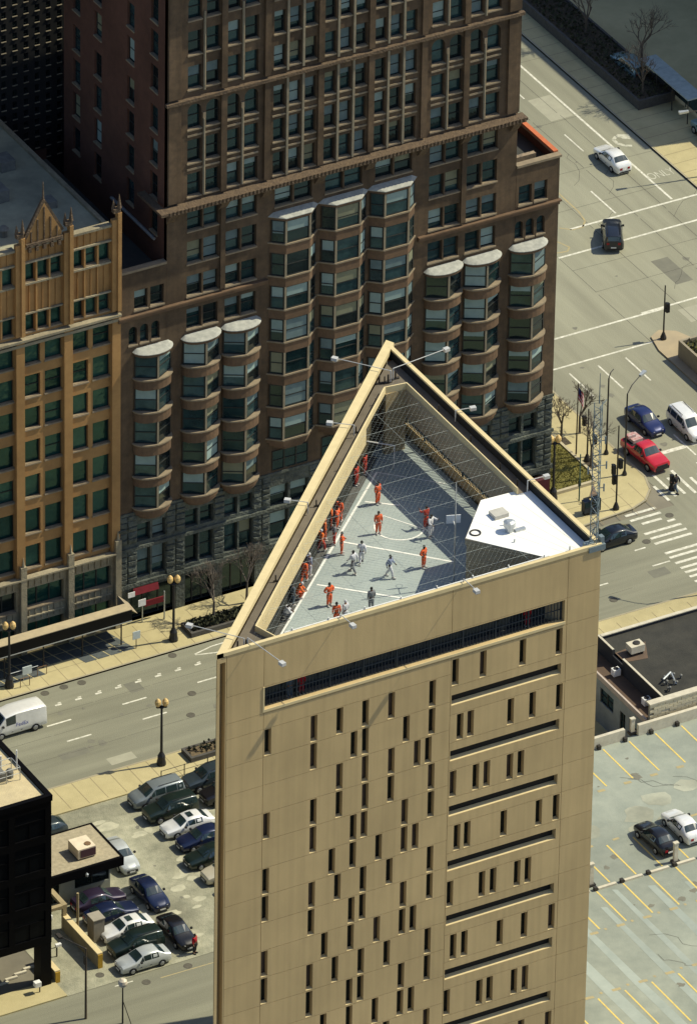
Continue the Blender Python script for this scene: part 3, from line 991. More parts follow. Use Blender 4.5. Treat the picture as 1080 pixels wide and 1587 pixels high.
M_BLD = [mat('roller_blind', (0.27, 0.36, 0.34), (0.22, 0.30, 0.285), 1.5, .85), mat('roller_blind_grey', (0.15, 0.21, 0.215), (0.11, 0.16, 0.165), 1.5, .85),
         mat('roller_blind_tan', (0.21, 0.215, 0.14), (0.17, 0.175, 0.115), 1.5, .85)]
M_BAYTOP = mat('bay_roof_metal', (0.42, 0.42, 0.375), (0.27, 0.275, 0.25), 2.6, .8)
M_CORN = mat('carved_cornice', (0.15, 0.105, 0.065), (0.085, 0.06, 0.042), 2.5, .9, bump=1.0, bscale=7)
M_MULL = mat('pale_mullion', (0.27, 0.23, 0.16), (0.2, 0.17, 0.12), 2, .8)
MAN = thing('apartment_block', 'dark brown brick block with tiers of round and angled bay windows and a taller middle', 'building', (17, 35, 0))
YF = 27.8
_wc = {}


def window(parent, T, u0, u1, w0, w1, depth=.34, arch=False, mull=0, rail=True, blind=.5, kind='n', glassset=None, sill=True, frame=None):
    """a window set back in its opening: frame > pane, blind, sill"""
    W, H = u1 - u0, w1 - w0
    fr = frame or M_FRAME
    b = MB()
    F = .07
    e = .004
    P = lambda u, w_, d: T(u0 + u, w0 + w_, depth + d)

    def bx(m, a, c, z0, z1, d0, d1):
        q = [P(a, z0, d0), P(c, z0, d0), P(c, z0, d1), P(a, z0, d1), P(a, z1, d0), P(c, z1, d0), P(c, z1, d1), P(a, z1, d1)]
        m.add(q, [(3, 2, 1, 0), (4, 5, 6, 7), (0, 1, 5, 4), (1, 2, 6, 5), (2, 3, 7, 6), (3, 0, 4, 7)])
    bx(b, e, F, e, H - e, -.06, .02); bx(b, W - F, W - e, e, H - e, -.06, .02)
    bx(b, F, W - F, e, F, -.06, .02); bx(b, F, W - F, H - F, H - e, -.06, .02)
    if rail:
        bx(b, F, W - F, H * .5 - .035, H * .5 + .035, -.05, .02)
    for k in range(mull):
        x = W * (k + 1) / (mull + 1)
        bx(b, x - .05, x + .05, F, H - F, -.058, .02)
    if arch:
        n = 6
        for side in (0, 1):
            pts = []
            for i in range(n + 1):
                t = math.pi / 2 * i / n
                x = W / 2 - W / 2 * math.cos(t)
                pts.append((x, H - W / 2 + W / 2 * math.sin(t)))
            for i in range(n):
                (xa, za), (xb, zb) = pts[i], pts[i + 1]
                if side:
                    xa, xb = W - xa, W - xb
                c = e if side == 0 else W - e
                b.add([P(xa, za, -.34), P(xb, zb, -.34), P(xb, H - e, -.34), P(xa, H - e, -.34)], [(0, 1, 2, 3)], 1)
    fo = b.build('window', [fr, M_BRK], parent)
    g = MB(); bx(g, F, W - F, F, H - F, 0, .012)
    gs = glassset or M_GL
    g.build('pane', RND.choice(gs), fo)
    if RND.random() < blind:
        f = RND.choice((.3, .45, .5, .5, .55, .75, .95))
        k = MB(); bx(k, F + .01, W - F - .01, H - F - (H - 2 * F) * f, H - F - .01, -.02, -.008)
        k.build('blind', RND.choice(M_BLD[:2] + M_BLD), fo)
    if sill:
        k = MB(); bx(k, -.0 + e, W - e, -.0 + e, .06, -depth - .0 + .01, -.062); bx(k, -.06, W + .06, -.09, .03, -depth - .09, -depth - .003)
        k.build('sill', M_SILLB, fo)
    return fo


def pair(c, half, gap=.14):
    return [(c - half, c - gap / 2), (c + gap / 2, c + half)]


TMAN = TY(YF)
tower_wins = []          # (u0,u1,w0,w1,kw)
wing_wins = []
CP = [4.73, 8.05, 25.95, 29.27]
CB = [12.6, 17.0, 21.4]
for z, h in ((25.4, 1.85), (28.35, 1.85), (31.25, 2.0), (34.15, 1.85)):
    for c in CP:
        for a, b in pair(c, 1.36):
            tower_wins.append((a, b, z, z + h, {}))
for c in CB:
    for a, b in pair(c, 1.62):
        tower_wins.append((a, b, 34.25, 36.05, {}))
ups = [37.2, 40.15, 43.1, 46.6, 49.6, 52.6]
for i, z in enumerate(ups):
    for c in CP:
        for a, b in pair(c, 1.38, .42):
            tower_wins.append((a, b, z, z + (2.05 if i != 2 else 2.2), {'arch': i in (2, 5)}))
    for c in CB:
        for k in (-1, 0, 1):
            tower_wins.append((c + k * 1.36 - .48, c + k * 1.36 + .48, z - .1, z + 1.9, {}))
for c, s in ((.1, -1), (33.95, 1)):
    for a, b in pair(c, 1.28, .24):
        wing_wins.append((a, b, 28.4, 30.15, {}))
    for k in (-1, 0, 1):
        wing_wins.append((c + .1 * s - .3 + k * .98 - .36, c + .1 * s - .3 + k * .98 + .36, 25.35, 27.0, {'arch': True}))
# front walls
mb = MB()
mb.facade(TMAN, 1.62, 32.38, 10.1, 58.4, [w_[:4] for w_ in tower_wins], .42)
mb.build('tower_front', M_BRK, MAN)
for x0, x1 in ((-2.6, 1.6), (32.4, 36.3)):
    mb = MB()
    mb.facade(TMAN, x0, x1, 10.1, 31.9, [w_[:4] for w_ in wing_wins if x0 < w_[0] < x1], .42)
    mb.build('wing_front', M_BRK, MAN)
for a, b, c, d, kw in tower_wins + wing_wins:
    window(MAN, TMAN, a, b, c, d, blind=0 if kw.get('arch') else .6, **kw)
# pilaster strips, proud of the wall
mb = MB()
for x in (1.62, 6.1 + .05, 9.9 + .0, 14.55, 18.95, 23.6, 27.35, 31.3):
    wd = 1.06 if x in (1.62, 31.3) else (.5 if x in (6.15, 27.35) else .5)
    mb.box(x, YF - .24, 37.1, x + wd, YF - .003, 45.6); mb.box(x, YF - .24, 46.2, x + wd, YF - .003, 55.6)
for x in (6.2, 27.4):
    mb.box(x, YF - .2, 28.4, x + .42, YF - .003, 36.3)
mb.build('pilaster', M_BRK, MAN)
mb = MB()
for c in CB:
    for k in (-.5, .5):
        x = c + k * 1.36
        mb.box(x - .09, YF - .16, 37.0, x + .09, YF - .004, 45.6); mb.box(x - .09, YF - .16, 46.2, x + .09, YF - .004, 55.6)
for c in CP:
    mb.tube((c, YF - .08, 37.2), (c, YF - .08, 43.9), .11, .1, 8); mb.tube((c, YF - .08, 46.4), (c, YF - .08, 53.2), .11, .1, 8)
mb.build('mullion_shaft', M_MULL, MAN)
# body of the tower (sides, back, roof) and wings
TLM = TX(1.6)
side = []
for z in ups + [34.15, 31.25]:
    for k, y in enumerate((29.3, 33.1, 38.4, 41.9)):
        dz = -.6 if k % 2 == 0 else -.1
        side.append((y, y + 1.15, z + dz, z + dz + 2.2, {}))
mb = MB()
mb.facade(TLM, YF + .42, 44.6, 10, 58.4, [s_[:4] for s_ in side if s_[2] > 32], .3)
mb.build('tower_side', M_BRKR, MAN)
for a, b, c, d, kw in side:
    if c > 32:
        window(MAN, TLM, a, b, c, d, depth=.25, blind=.25)
mb = MB()
mb.quad((32.4, YF + .42, 10), (32.4, 44.6, 10), (32.4, 44.6, 58.4), (32.4, YF + .42, 58.4))
mb.quad((1.6, 44.6, 10), (32.4, 44.6, 10), (32.4, 44.6, 58.4), (1.6, 44.6, 58.4))
mb.quad((-2.6, YF + .42, 0), (-2.6, 47.5, 0), (-2.6, 47.5, 31.9), (-2.6, YF + .42, 31.9)); mb.quad((36.3, YF, 10.1), (36.3, 47.5, 10.1), (36.3, 47.5, 31.9), (36.3, YF, 31.9))
mb.quad((-2.6, 47.5, 0), (1.6, 47.5, 0), (1.6, 47.5, 31.9), (-2.6, 47.5, 31.9)); mb.quad((32.4, 47.5, 0), (36.3, 47.5, 0), (36.3, 47.5, 31.9), (32.4, 47.5, 31.9))
mb.build('rear_wall', M_BRKR, MAN)
M_ROOFD = mat('dark_roof', (0.07, 0.072, 0.065), (0.05, 0.052, 0.05), .8, .95, stain=.3)
mb = MB(); mb.quad((1.6, YF, 58.0), (32.4, YF, 58.0), (32.4, 44.6, 58.0), (1.6, 44.6, 58.0))
mb.build('tower_roof', M_ROOFD, MAN)
mb = MB()
mb.quad((-2.6, YF + .4, 30.9), (1.6, YF + .4, 30.9), (1.6, 47.5, 30.9), (-2.6, 47.5, 30.9)); mb.quad((32.4, YF + .4, 30.9), (36.3, YF + .4, 30.9), (36.3, 47.5, 30.9), (32.4, 47.5, 30.9))
mb.build('wing_roof', M_ROOFD, MAN)
mb = MB()
mb.box(-2.7, YF - .12, 31.9, 1.58, YF + .45, 32.1); mb.box(32.42, YF - .12, 31.9, 36.42, YF + .45, 32.1); mb.box(36.0, YF + .46, 31.9, 36.45, 35, 32.06)
mb.build('wing_coping', M_SILLB, MAN)
mb = MB(); mb.box(36.02, YF + .5, 32.065, 36.42, 46, 32.2); mb.build('terrace_coping', mat('terracotta_tile', (.52, .15, .06), (.42, .12, .05), 3, .8), MAN)
mb = MB(); mb.box(32.45, 29.6, 30.9, 35.2, 30.0, 31.6); mb.box(33, YF + .7, 30.9, 33.6, YF + 1.2, 31.4); mb.box(34, YF + .8, 30.9, 35.6, YF + 1.1, 31.5); mb.build('terrace_furniture', mat('weathered_wood', (.34, .26, .17), (.12, .1, .08), 4, .8), MAN)
mb = MB(); mb.lathe((-.6, 32, 30.9), [(.5, 0), (.5, .5), (.35, .7)], 12); mb.build('roof_vent', M_STEEL, MAN)
mb = MB(); mb.tube((1.45, 29.5, 33.2), (1.45, 36.5, 33.2), .14); mb.build('side_pipe', M_STEEL, MAN)
# belt course, main cornice with brackets, upper cornice
mb = MB()
mb.box(-2.6, YF - .22, 27.72, 10.35, YF - .004, 27.98); mb.box(-2.6, YF - .32, 27.985, 10.35, YF - .004, 28.12)
mb.box(23.65, YF - .22, 27.72, 36.3, YF - .004, 27.98); mb.box(23.65, YF - .32, 27.985, 36.42, YF - .004, 28.12)
mb.build('belt_course', M_SPAN, MAN)
mb = MB()
mb.box(1.3, YF - .95, 36.62, 32.75, YF - .004, 36.85); mb.box(1.35, YF - .8, 36.4, 32.7, YF - .004, 36.615); mb.box(.65, YF - .95, 36.62, 1.29, YF + 3, 36.85)
for i in range(95):
    x = 1.35 + i * .33
    mb.box(x, YF - 1.03, 36.56, x + .16, YF - .955, 36.9)
mb.build('main_cornice', M_CORN, MAN)
cb_ = MB(); cb_.add([(0, 0, 0), (.7, 0, 0), (.7, -.25, .3), (0, -.25, .3), (.0, -.7, 1.0), (.7, -.7, 1.0), (0, 0, 1.0), (.7, 0, 1.0)],
                    [(0, 1, 2, 3), (3, 2, 5, 4), (4, 5, 7, 6), (0, 3, 4, 6), (1, 7, 5, 2)])
cme = cb_.mesh('cornice_bracket', M_CORN)
for x in (1.55, 6.05, 9.75, 14.45, 18.85, 23.5, 27.3, 31.7):
    putw('cornice_bracket', cme, MAN, (x, YF - .005, 35.39))
mb = MB(); mb.box(1.4, YF - .35, 45.68, 32.6, YF - .004, 45.95); mb.box(1.3, YF - .9, 56.2, 32.7, YF - .004, 56.6); mb.box(1.1, YF - 1.1, 56.61, 32.9, YF + .3, 58.6)
for i in range(64):
    mb.box(1.5 + i * .48, YF - .3, 55.7, 1.75 + i * .48, YF - .004, 56.195)
mb.build('upper_cornice', M_CORN, MAN)
mb = MB()
for z in (39.55, 42.5):
    for c in CP:
        mb.box(c - 1.42, YF - .06, z, c + 1.42, YF - .003, z + .16)
for z in (39.4, 42.3):
    for c in CB:
        mb.box(c - 1.95, YF - .07, z, c + 1.95, YF - .003, z + .14)
for c in CP:
    mb.box(c - .12, YF - .14, 43.9, c + .12, YF - .002, 44.4)
mb.build('string_course', M_SILLB, MAN)


# bays
def bay(cx, rounded, z_top, sills):
    hw, pr = (1.62, 1.05) if rounded else (2.05, .85)
    if rounded:
        outer = [(cx - hw * math.cos(t), YF - pr * math.sin(t)) for t in [math.pi * i / 12 for i in range(13)]]
        facets = [((cx - hw + .06, YF - .06), (cx - .05, YF - pr + .12)), ((cx + .05, YF - pr + .12), (cx + hw - .06, YF - .06))]
    else:
        outer = [(cx - hw, YF), (cx - 1.05, YF - pr), (cx + 1.05, YF - pr), (cx + hw, YF)]
        facets = [((cx - hw + .12, YF - .08), (cx - 1.1, YF - pr + .1)), ((cx - 1.0, YF - pr + .1), (cx + 1.0, YF - pr + .1)), ((cx + 1.1, YF - pr + .1), (cx + hw - .12, YF - .08))]

    def ring(k):
        return [(cx + (x - cx) * k, YF - .004 + (y - YF) * k) for x, y in outer]
    b = MB(); spz = []
    zt = z_top
    for s_ in sills + [None]:
        bot = (s_ + 2.0) if s_ else None
        if s_ is None:
            break
        spz.append((bot, zt - .02 if zt == z_top else zt - .13))
        zt = s_
    # bottom bracket, stepping in
    zb = sills[-1]
    b.prism(ring(1.0), zb - .45, zb - .13); b.prism(ring(.9), zb - .75, zb - .452); b.prism(ring(.7), zb - 1.05, zb - .752)
    bo = b.build('bay', M_SPAN, MAN)
    for za, zb2 in spz:
        k = MB(); k.prism(ring(1.0), za, zb2); k.build('spandrel', M_SPAN, bo)
    t = MB(); t.prism(ring(1.07), z_top - .02, z_top + .03)
    vs = [(x, y, z_top + .031) for x, y in ring(1.07)]
    t.add(vs + [(cx - hw * .85, YF - .006, z_top + .3), (cx + hw * .85, YF - .006, z_top + .3)],
          [(i, i + 1, len(vs) + (0 if i < len(vs) / 2 else 1)) for i in range(len(vs) - 1)] + [((len(vs) + 1) // 2, len(vs) + 1, len(vs))])
    t.build('bay_roof', M_BAYTOP, bo)
    for s_ in sills:
        k = MB(); k.prism(ring(1.07), s_ - .128, s_ - .002); k.build('bay_sill', M_SILLB, bo)
        k = MB()
        for i, ((xa, ya), (xb, yb)) in enumerate(facets):
            a, c = Vector((xa, ya, 0)), Vector((xb, yb, 0))
            z0, z1 = s_, s_ + 2.0
            p = MB(); p.quad((a.x, a.y, z0), (c.x, c.y, z0), (c.x, c.y, z1), (a.x, a.y, z1))
            p.build('pane', RND.choice(M_GL), bo)
            dr = (c - a).normalized(); n_ = Vector((dr.y, -dr.x, 0))
            if n_.y > 0:
                n_ = -n_
            if RND.random() < .68:
                f = RND.choice((.3, .45, .5, .5, .6, .95)); q = n_ * .012
                p = MB(); aa = a + dr * .1; cc = c - dr * .1
                zz = z1 - 1.95 * f
                p.quad((aa.x + q.x, aa.y + q.y, zz), (cc.x + q.x, cc.y + q.y, zz), (cc.x + q.x, cc.y + q.y, z1 - .03), (aa.x + q.x, aa.y + q.y, z1 - .03))
                p.build('blind', RND.choice(M_BLD[:1] * 2 + M_BLD), bo)
            # sash rails and stiles
            for u0, u1, v0, v1 in ((0, .09, 0, 2), (-.09, 0, 0, 2), (.09, -.09, .98, 1.05), (.09, -.09, 0, .07), (.09, -.09, 1.93, 2)):
                A = a + dr * (u0 if u0 >= 0 and not (u0 == 0 and u1 == 0) else 0)
                ln = (c - a).length
                ua = u0 if u0 >= 0 else ln + u0
                ub = u1 if u1 > 0 else ln + u1
                pa, pb = a + dr * ua, a + dr * ub
                qa, qb = pa + n_ * .05, pb + n_ * .05
                k.prism([(pa.x, pa.y), (pb.x, pb.y), (qb.x, qb.y), (qa.x, qa.y)], z0 + v0, z0 + v1)
        k.build('bay_sash', M_FRAME, bo)
        m_ = MB()
        for i in range(len(facets)):
            x, y = facets[i][1]
            if i < len(facets) - 1:
                x2, y2 = facets[i + 1][0]
                m_.prism([(x, y), (x2, y2), (x2 + (.03 if rounded else .05), y2 - .1), (x - .03, y - .1)], s_, s_ + 2.0)
        m_.build('bay_mullion', M_MULL, bo)
    return bo


RS = [22.45, 19.5, 16.55, 13.55, 10.6 + .1]
CS = [31.3, 28.35, 25.4, 22.45, 19.5, 16.5, 13.55]
for c in (.4, 4.6, 8.1, 26.0, 29.45, 33.6):
    bay(c, True, 24.72, RS)
for c in (12.6, 17.0, 21.3):
    bay(c, False, 33.55, CS)
# rough stone base: piers of single blocks, windows between
base_w = []
for c in (.4, 4.6, 8.1, 26.0, 29.45, 33.6):
    base_w += [(c - 1.25, c - .1, 7.35, 8.95, {}), (c + .1, c + 1.25, 7.35, 8.95, {}), (c - 1.25, c + .0 - .07, 4.0, 6.6, {}), (c + .07, c + 1.25, 4.0, 6.6, {})]
for c in (12.6, 17.0, 21.3):
    base_w += [(c - 1.7, c - .1, 7.0, 8.9, {}), (c + .1, c + 1.7, 7.0, 8.9, {}), (c - 1.7, c - .07, 3.9, 6.5, {}), (c + .07, c + 1.7, 3.9, 6.5, {}), (c - 1.6, c + 1.6, 10.4, 12.2, {'mull': 2})]
shops = [(-1.5, 2.6, .15, 3.0), (3.4, 5.9, .15, 3.0), (6.7, 9.6, .15, 3.0), (10.9, 14.4, .15, 3.0), (15.2, 18.9, .15, 3.2), (19.6, 23.2, .15, 3.0), (24.6, 27.6, .15, 3.0), (28.2, 30.8, .15, 3.0), (31.9, 35.4, .15, 3.0)]
mb = MB()
mb.facade(TMAN, -2.6, 36.3, 0.1, 10.1, [w_[:4] for w_ in base_w if w_[2] < 10] + shops, .5)
mb.quad((36.3, YF, .1), (36.3, 47.5, .1), (36.3, 47.5, 10.1), (36.3, YF, 10.1))
mb.build('base_wall', M_STONE, MAN)
for a, b, c, d, kw in base_w:
    if c < 10:
        window(MAN, TMAN, a, b, c, d, depth=.4, blind=.4, sill=False, **kw)
    else:
        window(MAN, TY(YF - .01), a, b, c, d, depth=.0, blind=.4, sill=False, **kw)
for i, (a, b, c, d) in enumerate(shops):
    window(MAN, TMAN, a, b, c, d, depth=.47, blind=0, sill=False, mull=2, rail=False, glassset=[M_GL[2]])
mb = MB(); mb.box(-2.6, YF - .18, 6.75, 36.4, YF - .004, 7.02); mb.box(-2.6, YF - .2, 3.35, 36.4, YF - .004, 3.72); mb.box(-2.6, YF - .1, 10.0, 36.4, YF - .003, 10.22)
mb.build('base_course', M_STONE, MAN)
blk = []
for k in range(5):
    m_ = MB(); w_, h_ = .74, .5
    a = [RND.uniform(.06, .2) for _ in range(5)]
    m_.add([(0, 0, 0), (w_, 0, 0), (w_, 0, h_), (0, 0, h_), (.06, -a[0], .06), (w_ - .06, -a[1], .06), (w_ - .06, -a[2], h_ - .05), (.06, -a[3], h_ - .05), (w_ / 2, -a[4], h_ / 2)],
           [(0, 1, 5, 4), (1, 2, 6, 5), (2, 3, 7, 6), (3, 0, 4, 7), (4, 5, 8), (5, 6, 8), (6, 7, 8), (7, 4, 8)])
    blk.append(m_.mesh('stone_block', M_STONE))
edges = sorted([-2.6] + sum([[w_[0] - .0, w_[1]] for w_ in base_w if 7 <= w_[2] < 9], []) + [36.3])
piers = [(edges[i], edges[i + 1]) for i in range(0, len(edges), 2)]
for a, b in piers:
    if b - a < .5:
        continue
    nb = max(1, round((b - a) / .78))
    for r_ in range(12):
        z = 3.75 + r_ * .52
        if 6.4 < z < 7.05 or z > 9.5:
            continue
        for j in range(nb):
            o = putw('stone_block', RND.choice(blk), MAN, (a + (b - a) * j / nb + .02, YF - .006, z))
            o.scale.x = ((b - a) / nb - .04) / .74
# red shop awnings and signs at the street
M_RED = mat('red_awning', (0.17, 0.010, 0.018), (0.12, 0.008, 0.013), 2, .7)
t = thing('shop_awning', 'upper of two red shop boards at the left foot of the brown block', 'awning', (.2, YF - .3, 2.6))
mb = MB(); mb.add([(-1.3, YF - .22, 3.3), (.9, YF - .22, 3.3), (.9, YF - .42, 2.75), (-1.3, YF - .42, 2.75)], [(0, 1, 2, 3)]); mb.build('canopy', M_RED, t)
mb = MB(); mb.box(-1.85, YF - .46, 2.7, -1.25, YF - .41, 3.15); mb.build('panel', M_WHITEP, t)
t = thing('shop_sign', 'lower red sign board with a white square below the shop awning', 'sign', (.6, YF - .5, 1.3))
mb = MB(); mb.box(-.4, YF - .5, 1.5, 1.3, YF - .4, 2.0); mb.build('board', M_RED, t)
mb = MB(); mb.box(-1.0, YF - .56, 1.7, -.35, YF - .51, 2.3); mb.build('panel', M_WHITEP, t)
mb = MB(); mb.tube((1.1, YF - .9, .15), (1.1, YF - .9, 2.75), .06); mb.tube((-.6, YF - .45, .15), (-.6, YF - .45, 1.7), .05); mb.build('post', M_STEEL, t)
t = thing('door_canopy', 'dark maroon entrance canopy near the corner lamp post, just above the prison parapet', 'awning', (35.2, YF - 1.2, 2.6))
mb = MB(); mb.add([(34.4, YF - .2, 2.9), (36.0, YF - .2, 2.9), (36.0, YF - .5, 2.7), (34.4, YF - .5, 2.7), (36.0, YF - .5, 1.4), (34.4, YF - .5, 1.4)], [(0, 1, 2, 3), (3, 2, 4, 5)]); mb.build('canopy', mat('maroon_canvas', (.075, .014, .018), None, 2, .8), t)

# ================================================================ ochre terracotta block on the left
M_TER = mat('ochre_terracotta', (0.415, 0.238, 0.09), (0.34, 0.19, 0.072), 1.3, .85, bump=.2, bscale=12, stain=.2)
M_TERG = mat('grey_terracotta', (0.36, 0.31, 0.21), (0.24, 0.21, 0.145), 1.5, .9, bump=.4, bscale=8, stain=.25)
M_GLP = [glass('green_glass_a', (0.012, 0.05, 0.042), (0.004, 0.016, 0.018), .45, .5, (.3, .72, .66)), glass('green_glass_b', (0.010, 0.036, 0.036), (0.03, 0.085, 0.066), .5, .6, (.3, .72, .66))]
PLY = thing('office_building', 'ochre terracotta building with gothic gables and wide green windows left of the brown block', 'building', (-12, 35, 0))
bays_x = [-2.75 - 4.13 * k for k in range(6)]
TPL = TY(YF + .25)
wl = []
rows2 = [(26.0, 27.75), (23.05, 25.05), (20.2, 22.1), (17.05, 19.15), (13.95, 16.0), (10.7, 12.9), (7.55, 9.65)]
for i in range(5):
    xr, xl = bays_x[i] - .36, bays_x[i + 1] + .36
    Wd = xr - xl
    for k in range(3):
        a = xl + Wd * k / 3 + .08; b = xl + Wd * (k + 1) / 3 - .08
        wl.append((a, b, 33.4, 35.05)); wl.append((a, b, 28.95, 30.55))
    for z0, z1 in rows2:
        m_ = xl + Wd / 2
        wl.append((xl + .02, m_ - .2, z0, z1)); wl.append((m_ + .2, xr - .02, z0, z1))
X0P = bays_x[-1] - .36
mb = MB(); mb.facade(TPL, X0P, -2.62, 7.0, 36.4, wl, .4); mb.build('front_wall', M_TER, PLY)
for a, b, c, d in wl:
    window(PLY, TPL, a, b, c, d, depth=.3, blind=.0, rail=RND.random() < .25, sill=True, glassset=M_GLP)
# piers, mullions, carved panels, gables, pinnacles
mb = MB()
for x in bays_x:
    mb.box(x - .36, YF - .12, 7.0, x + .36, YF + .245, 28.4)
    mb.box(x - .36, YF - .1, 28.9, x + .05, YF + .245, 37.0); mb.box(x + .052, YF - .25, 28.9, x + .36, YF + .245, 37.6)
mb.build('pier', M_TER, PLY)
mb = MB()
for i, x in enumerate(bays_x):
    mb.prism([(x - .3, YF - .2), (x + .3, YF - .2), (x + .3, YF + .2), (x - .3, YF + .2)], 37.61, 38.0)
    mb.tube((x + .2, YF - .1, 38.0), (x + .2, YF - .1, 39.2), .2, .02, n=5); mb.tube((x - .2, YF + .1, 37.9), (x - .2, YF + .1, 38.7), .18, .02, n=5)
mb.build('pinnacle', M_CORN, PLY)
mb = MB()
for i in range(5):
    xr, xl = bays_x[i] - .37, bays_x[i + 1] + .37
    Wd = xr - xl
    for k in range(1, 3):
        x = xl + Wd * k / 3
        mb.box(x - .07, YF + .1, 30.6, x + .07, YF + .245, 35.05); mb.box(x - .07, YF + .1, 28.95, x + .07, YF + .245, 30.55)
    for k in range(7):
        x = xl + Wd * k / 6
        mb.box(x - .03, YF + .16, 30.75, x + .03, YF + .244, 33.2); mb.box(x - .03, YF + .16, 35.3, x + .03, YF + .244, 36.3)
mb.build('rib', M_TER, PLY)
mb = MB()
mb.box(X0P, YF - .3, 28.42, -2.4, YF + .24, 28.62); mb.box(X0P, YF - .15, 27.95, -2.4, YF + .24, 28.2)
for i in range(5):
    xr, xl = bays_x[i] - .37, bays_x[i + 1] + .37
    mb.box(xl, YF + .05, 33.2, xr, YF + .243, 33.36); mb.box(xl, YF + .05, 35.1, xr, YF + .243, 35.25); mb.box(xl, YF + .06, 30.6, xr, YF + .242, 30.72)
    mb.box(xl, YF - .0, 36.405, xr, YF + .6, 36.6)
mb.build('ledge', M_TERG, PLY)
for i in (1, 3):      # stepped gables rise over every second bay
    xr, xl = bays_x[i] - .4, bays_x[i + 1] + .4
    m_ = (xl + xr) / 2
    mb = MB()
    q = [(xl + .15, 36.61), (xr - .15, 36.61), (xr - .15, 37.3), (m_, 40.2), (xl + .15, 37.3)]
    vs = [(x, YF - .02, z) for x, z in q] + [(x, YF + .3, z) for x, z in q]
    mb.add(vs, [(0, 1, 2, 3, 4), (9, 8, 7, 6, 5)] + [(j, (j + 1) % 5, 5 + (j + 1) % 5, 5 + j) for j in range(5)])
    gb_ = mb.build('gable', M_TER, PLY)
    mb = MB()
    for s_ in (-1, 1):
        e0 = Vector((m_ + s_ * (xr - m_ - .05), YF + .1, 37.35)); e1 = Vector((m_, YF + .1, 40.35))
        mb.tube(e0, e1, .17, n=4)
    for k in range(-2, 3):
        x = m_ + k * .55
        mb.box(x - .05, YF - .12, 37.0, x + .05, YF - .025, 37.4 + (2.4 - abs(k) * .95))
    mb.tube((m_, YF + .1, 40.3), (m_, YF + .1, 41.9), .1, .03, n=5)
    mb.box(xl + .1, YF - .2, 36.7, xr - .1, YF - .024, 36.95)
    for k in range(5):
        x = xl + .4 + k * (xr - xl - .8) / 4
        mb.box(x - .12, YF - .22, 36.2, x + .12, YF + .0, 36.6)
    mb.build('gable_trim', M_CORN, gb_)
mb = MB(); mb.quad((X0P, YF + .6, 35.6), (-2.65, YF + .6, 35.6), (-2.65, 47.6, 35.6), (X0P, 47.6, 35.6)); mb.quad((-2.65, YF + .6, 0), (-2.65, 47.6, 0), (-2.65, 47.6, 35.6), (-2.65, YF + .6, 35.6)); mb.quad((X0P, 52, 0), (-2.65, 52, 0), (-2.65, 47.6, 35.6), (X0P, 47.6, 35.6)); mb.quad((X0P, YF + .3, 0), (X0P, 47.6, 0), (X0P, 47.6, 35.6), (X0P, YF + .3, 35.6))
mb.build('roof', mat('gravel_roof', (.42, .41, .29), (.27, .27, .2), .5, .95, stain=.3), PLY)
mb = MB(); mb.box(-3.0, YF + .61, 35.6, -2.66, 47.6, 35.85); mb.build('roof_kerb', M_TERG, PLY)
mb = MB()
mb.box(-9.5, 36, 35.6, -7.6, 38.5, 36.6); mb.box(-6.2, 40, 35.6, -5, 41.5, 36.5); mb.lathe((-10.4, 31.6, 35.6), [(.3, 0), (.3, .6), (.45, .65), (.2, .9)], 8); mb.box(-5.6, 33.5, 35.6, -4.8, 34.6, 36.2)
mb.build('roof_plant', mat('dull_metal', (.2, .2, .18), (.12, .12, .11), 2, .7), PLY)
mb = MB()          # sloping skylight frame at the far left
for k in range(5):
    mb.tube((-12.2 - k * .9, YF + .7, 36.0), (-12.2 - k * .9, YF + 2.8, 37.6), .05); 
mb.tube((-12, YF + 2.8, 37.6), (-16, YF + 2.8, 37.6), .06); mb.build('skylight_frame', M_IRON, PLY)
# lower storeys in weathered grey terracotta
gl = []
for i in range(5):
    xr, xl = bays_x[i] - .42, bays_x[i + 1] + .42
    gl.append((xl, xr, 4.1, 5.95)); gl.append((xl, xr, .2, 2.75))
TG = TY(YF - .05)
mb = MB(); mb.facade(TG, X0P, -2.5, .1, 6.98, gl, .5); mb.build('ground_storeys', M_TERG, PLY)
for a, b, c, d in gl:
    window(PLY, TG, a, b, c, d, depth=.4, blind=0, rail=False, mull=2, sill=True, glassset=[M_GL[2], M_GLP[0]])
mb = MB()
mb.prism([(X0P, YF - .45), (-2.55, YF - .45), (-2.55, YF + .1), (X0P, YF + .1)], 6.985, 7.12)
for i in range(5):
    xr, xl = bays_x[i] - .42, bays_x[i + 1] + .42
    for k in range(6):
        x = xl + (xr - xl) * (k + .5) / 6
        mb.box(x - .05, YF - .14, 6.1, x + .05, YF - .055, 6.95)
        mb.box(x - .04, YF - .12, 2.95, x + .04, YF - .055, 3.95)
    mb.box(xl, YF - .17, 3.3, xr, YF - .053, 3.42)
for x in bays_x:
    mb.box(x - .16, YF - .42, .1, x + .34, YF - .052, 8.2)
    mb.tube((x + .1, YF - .25, 8.2), (x + .1, YF - .25, 9.0), .14, .03, n=5)
mb.build('shelf_course', M_TERG, PLY)
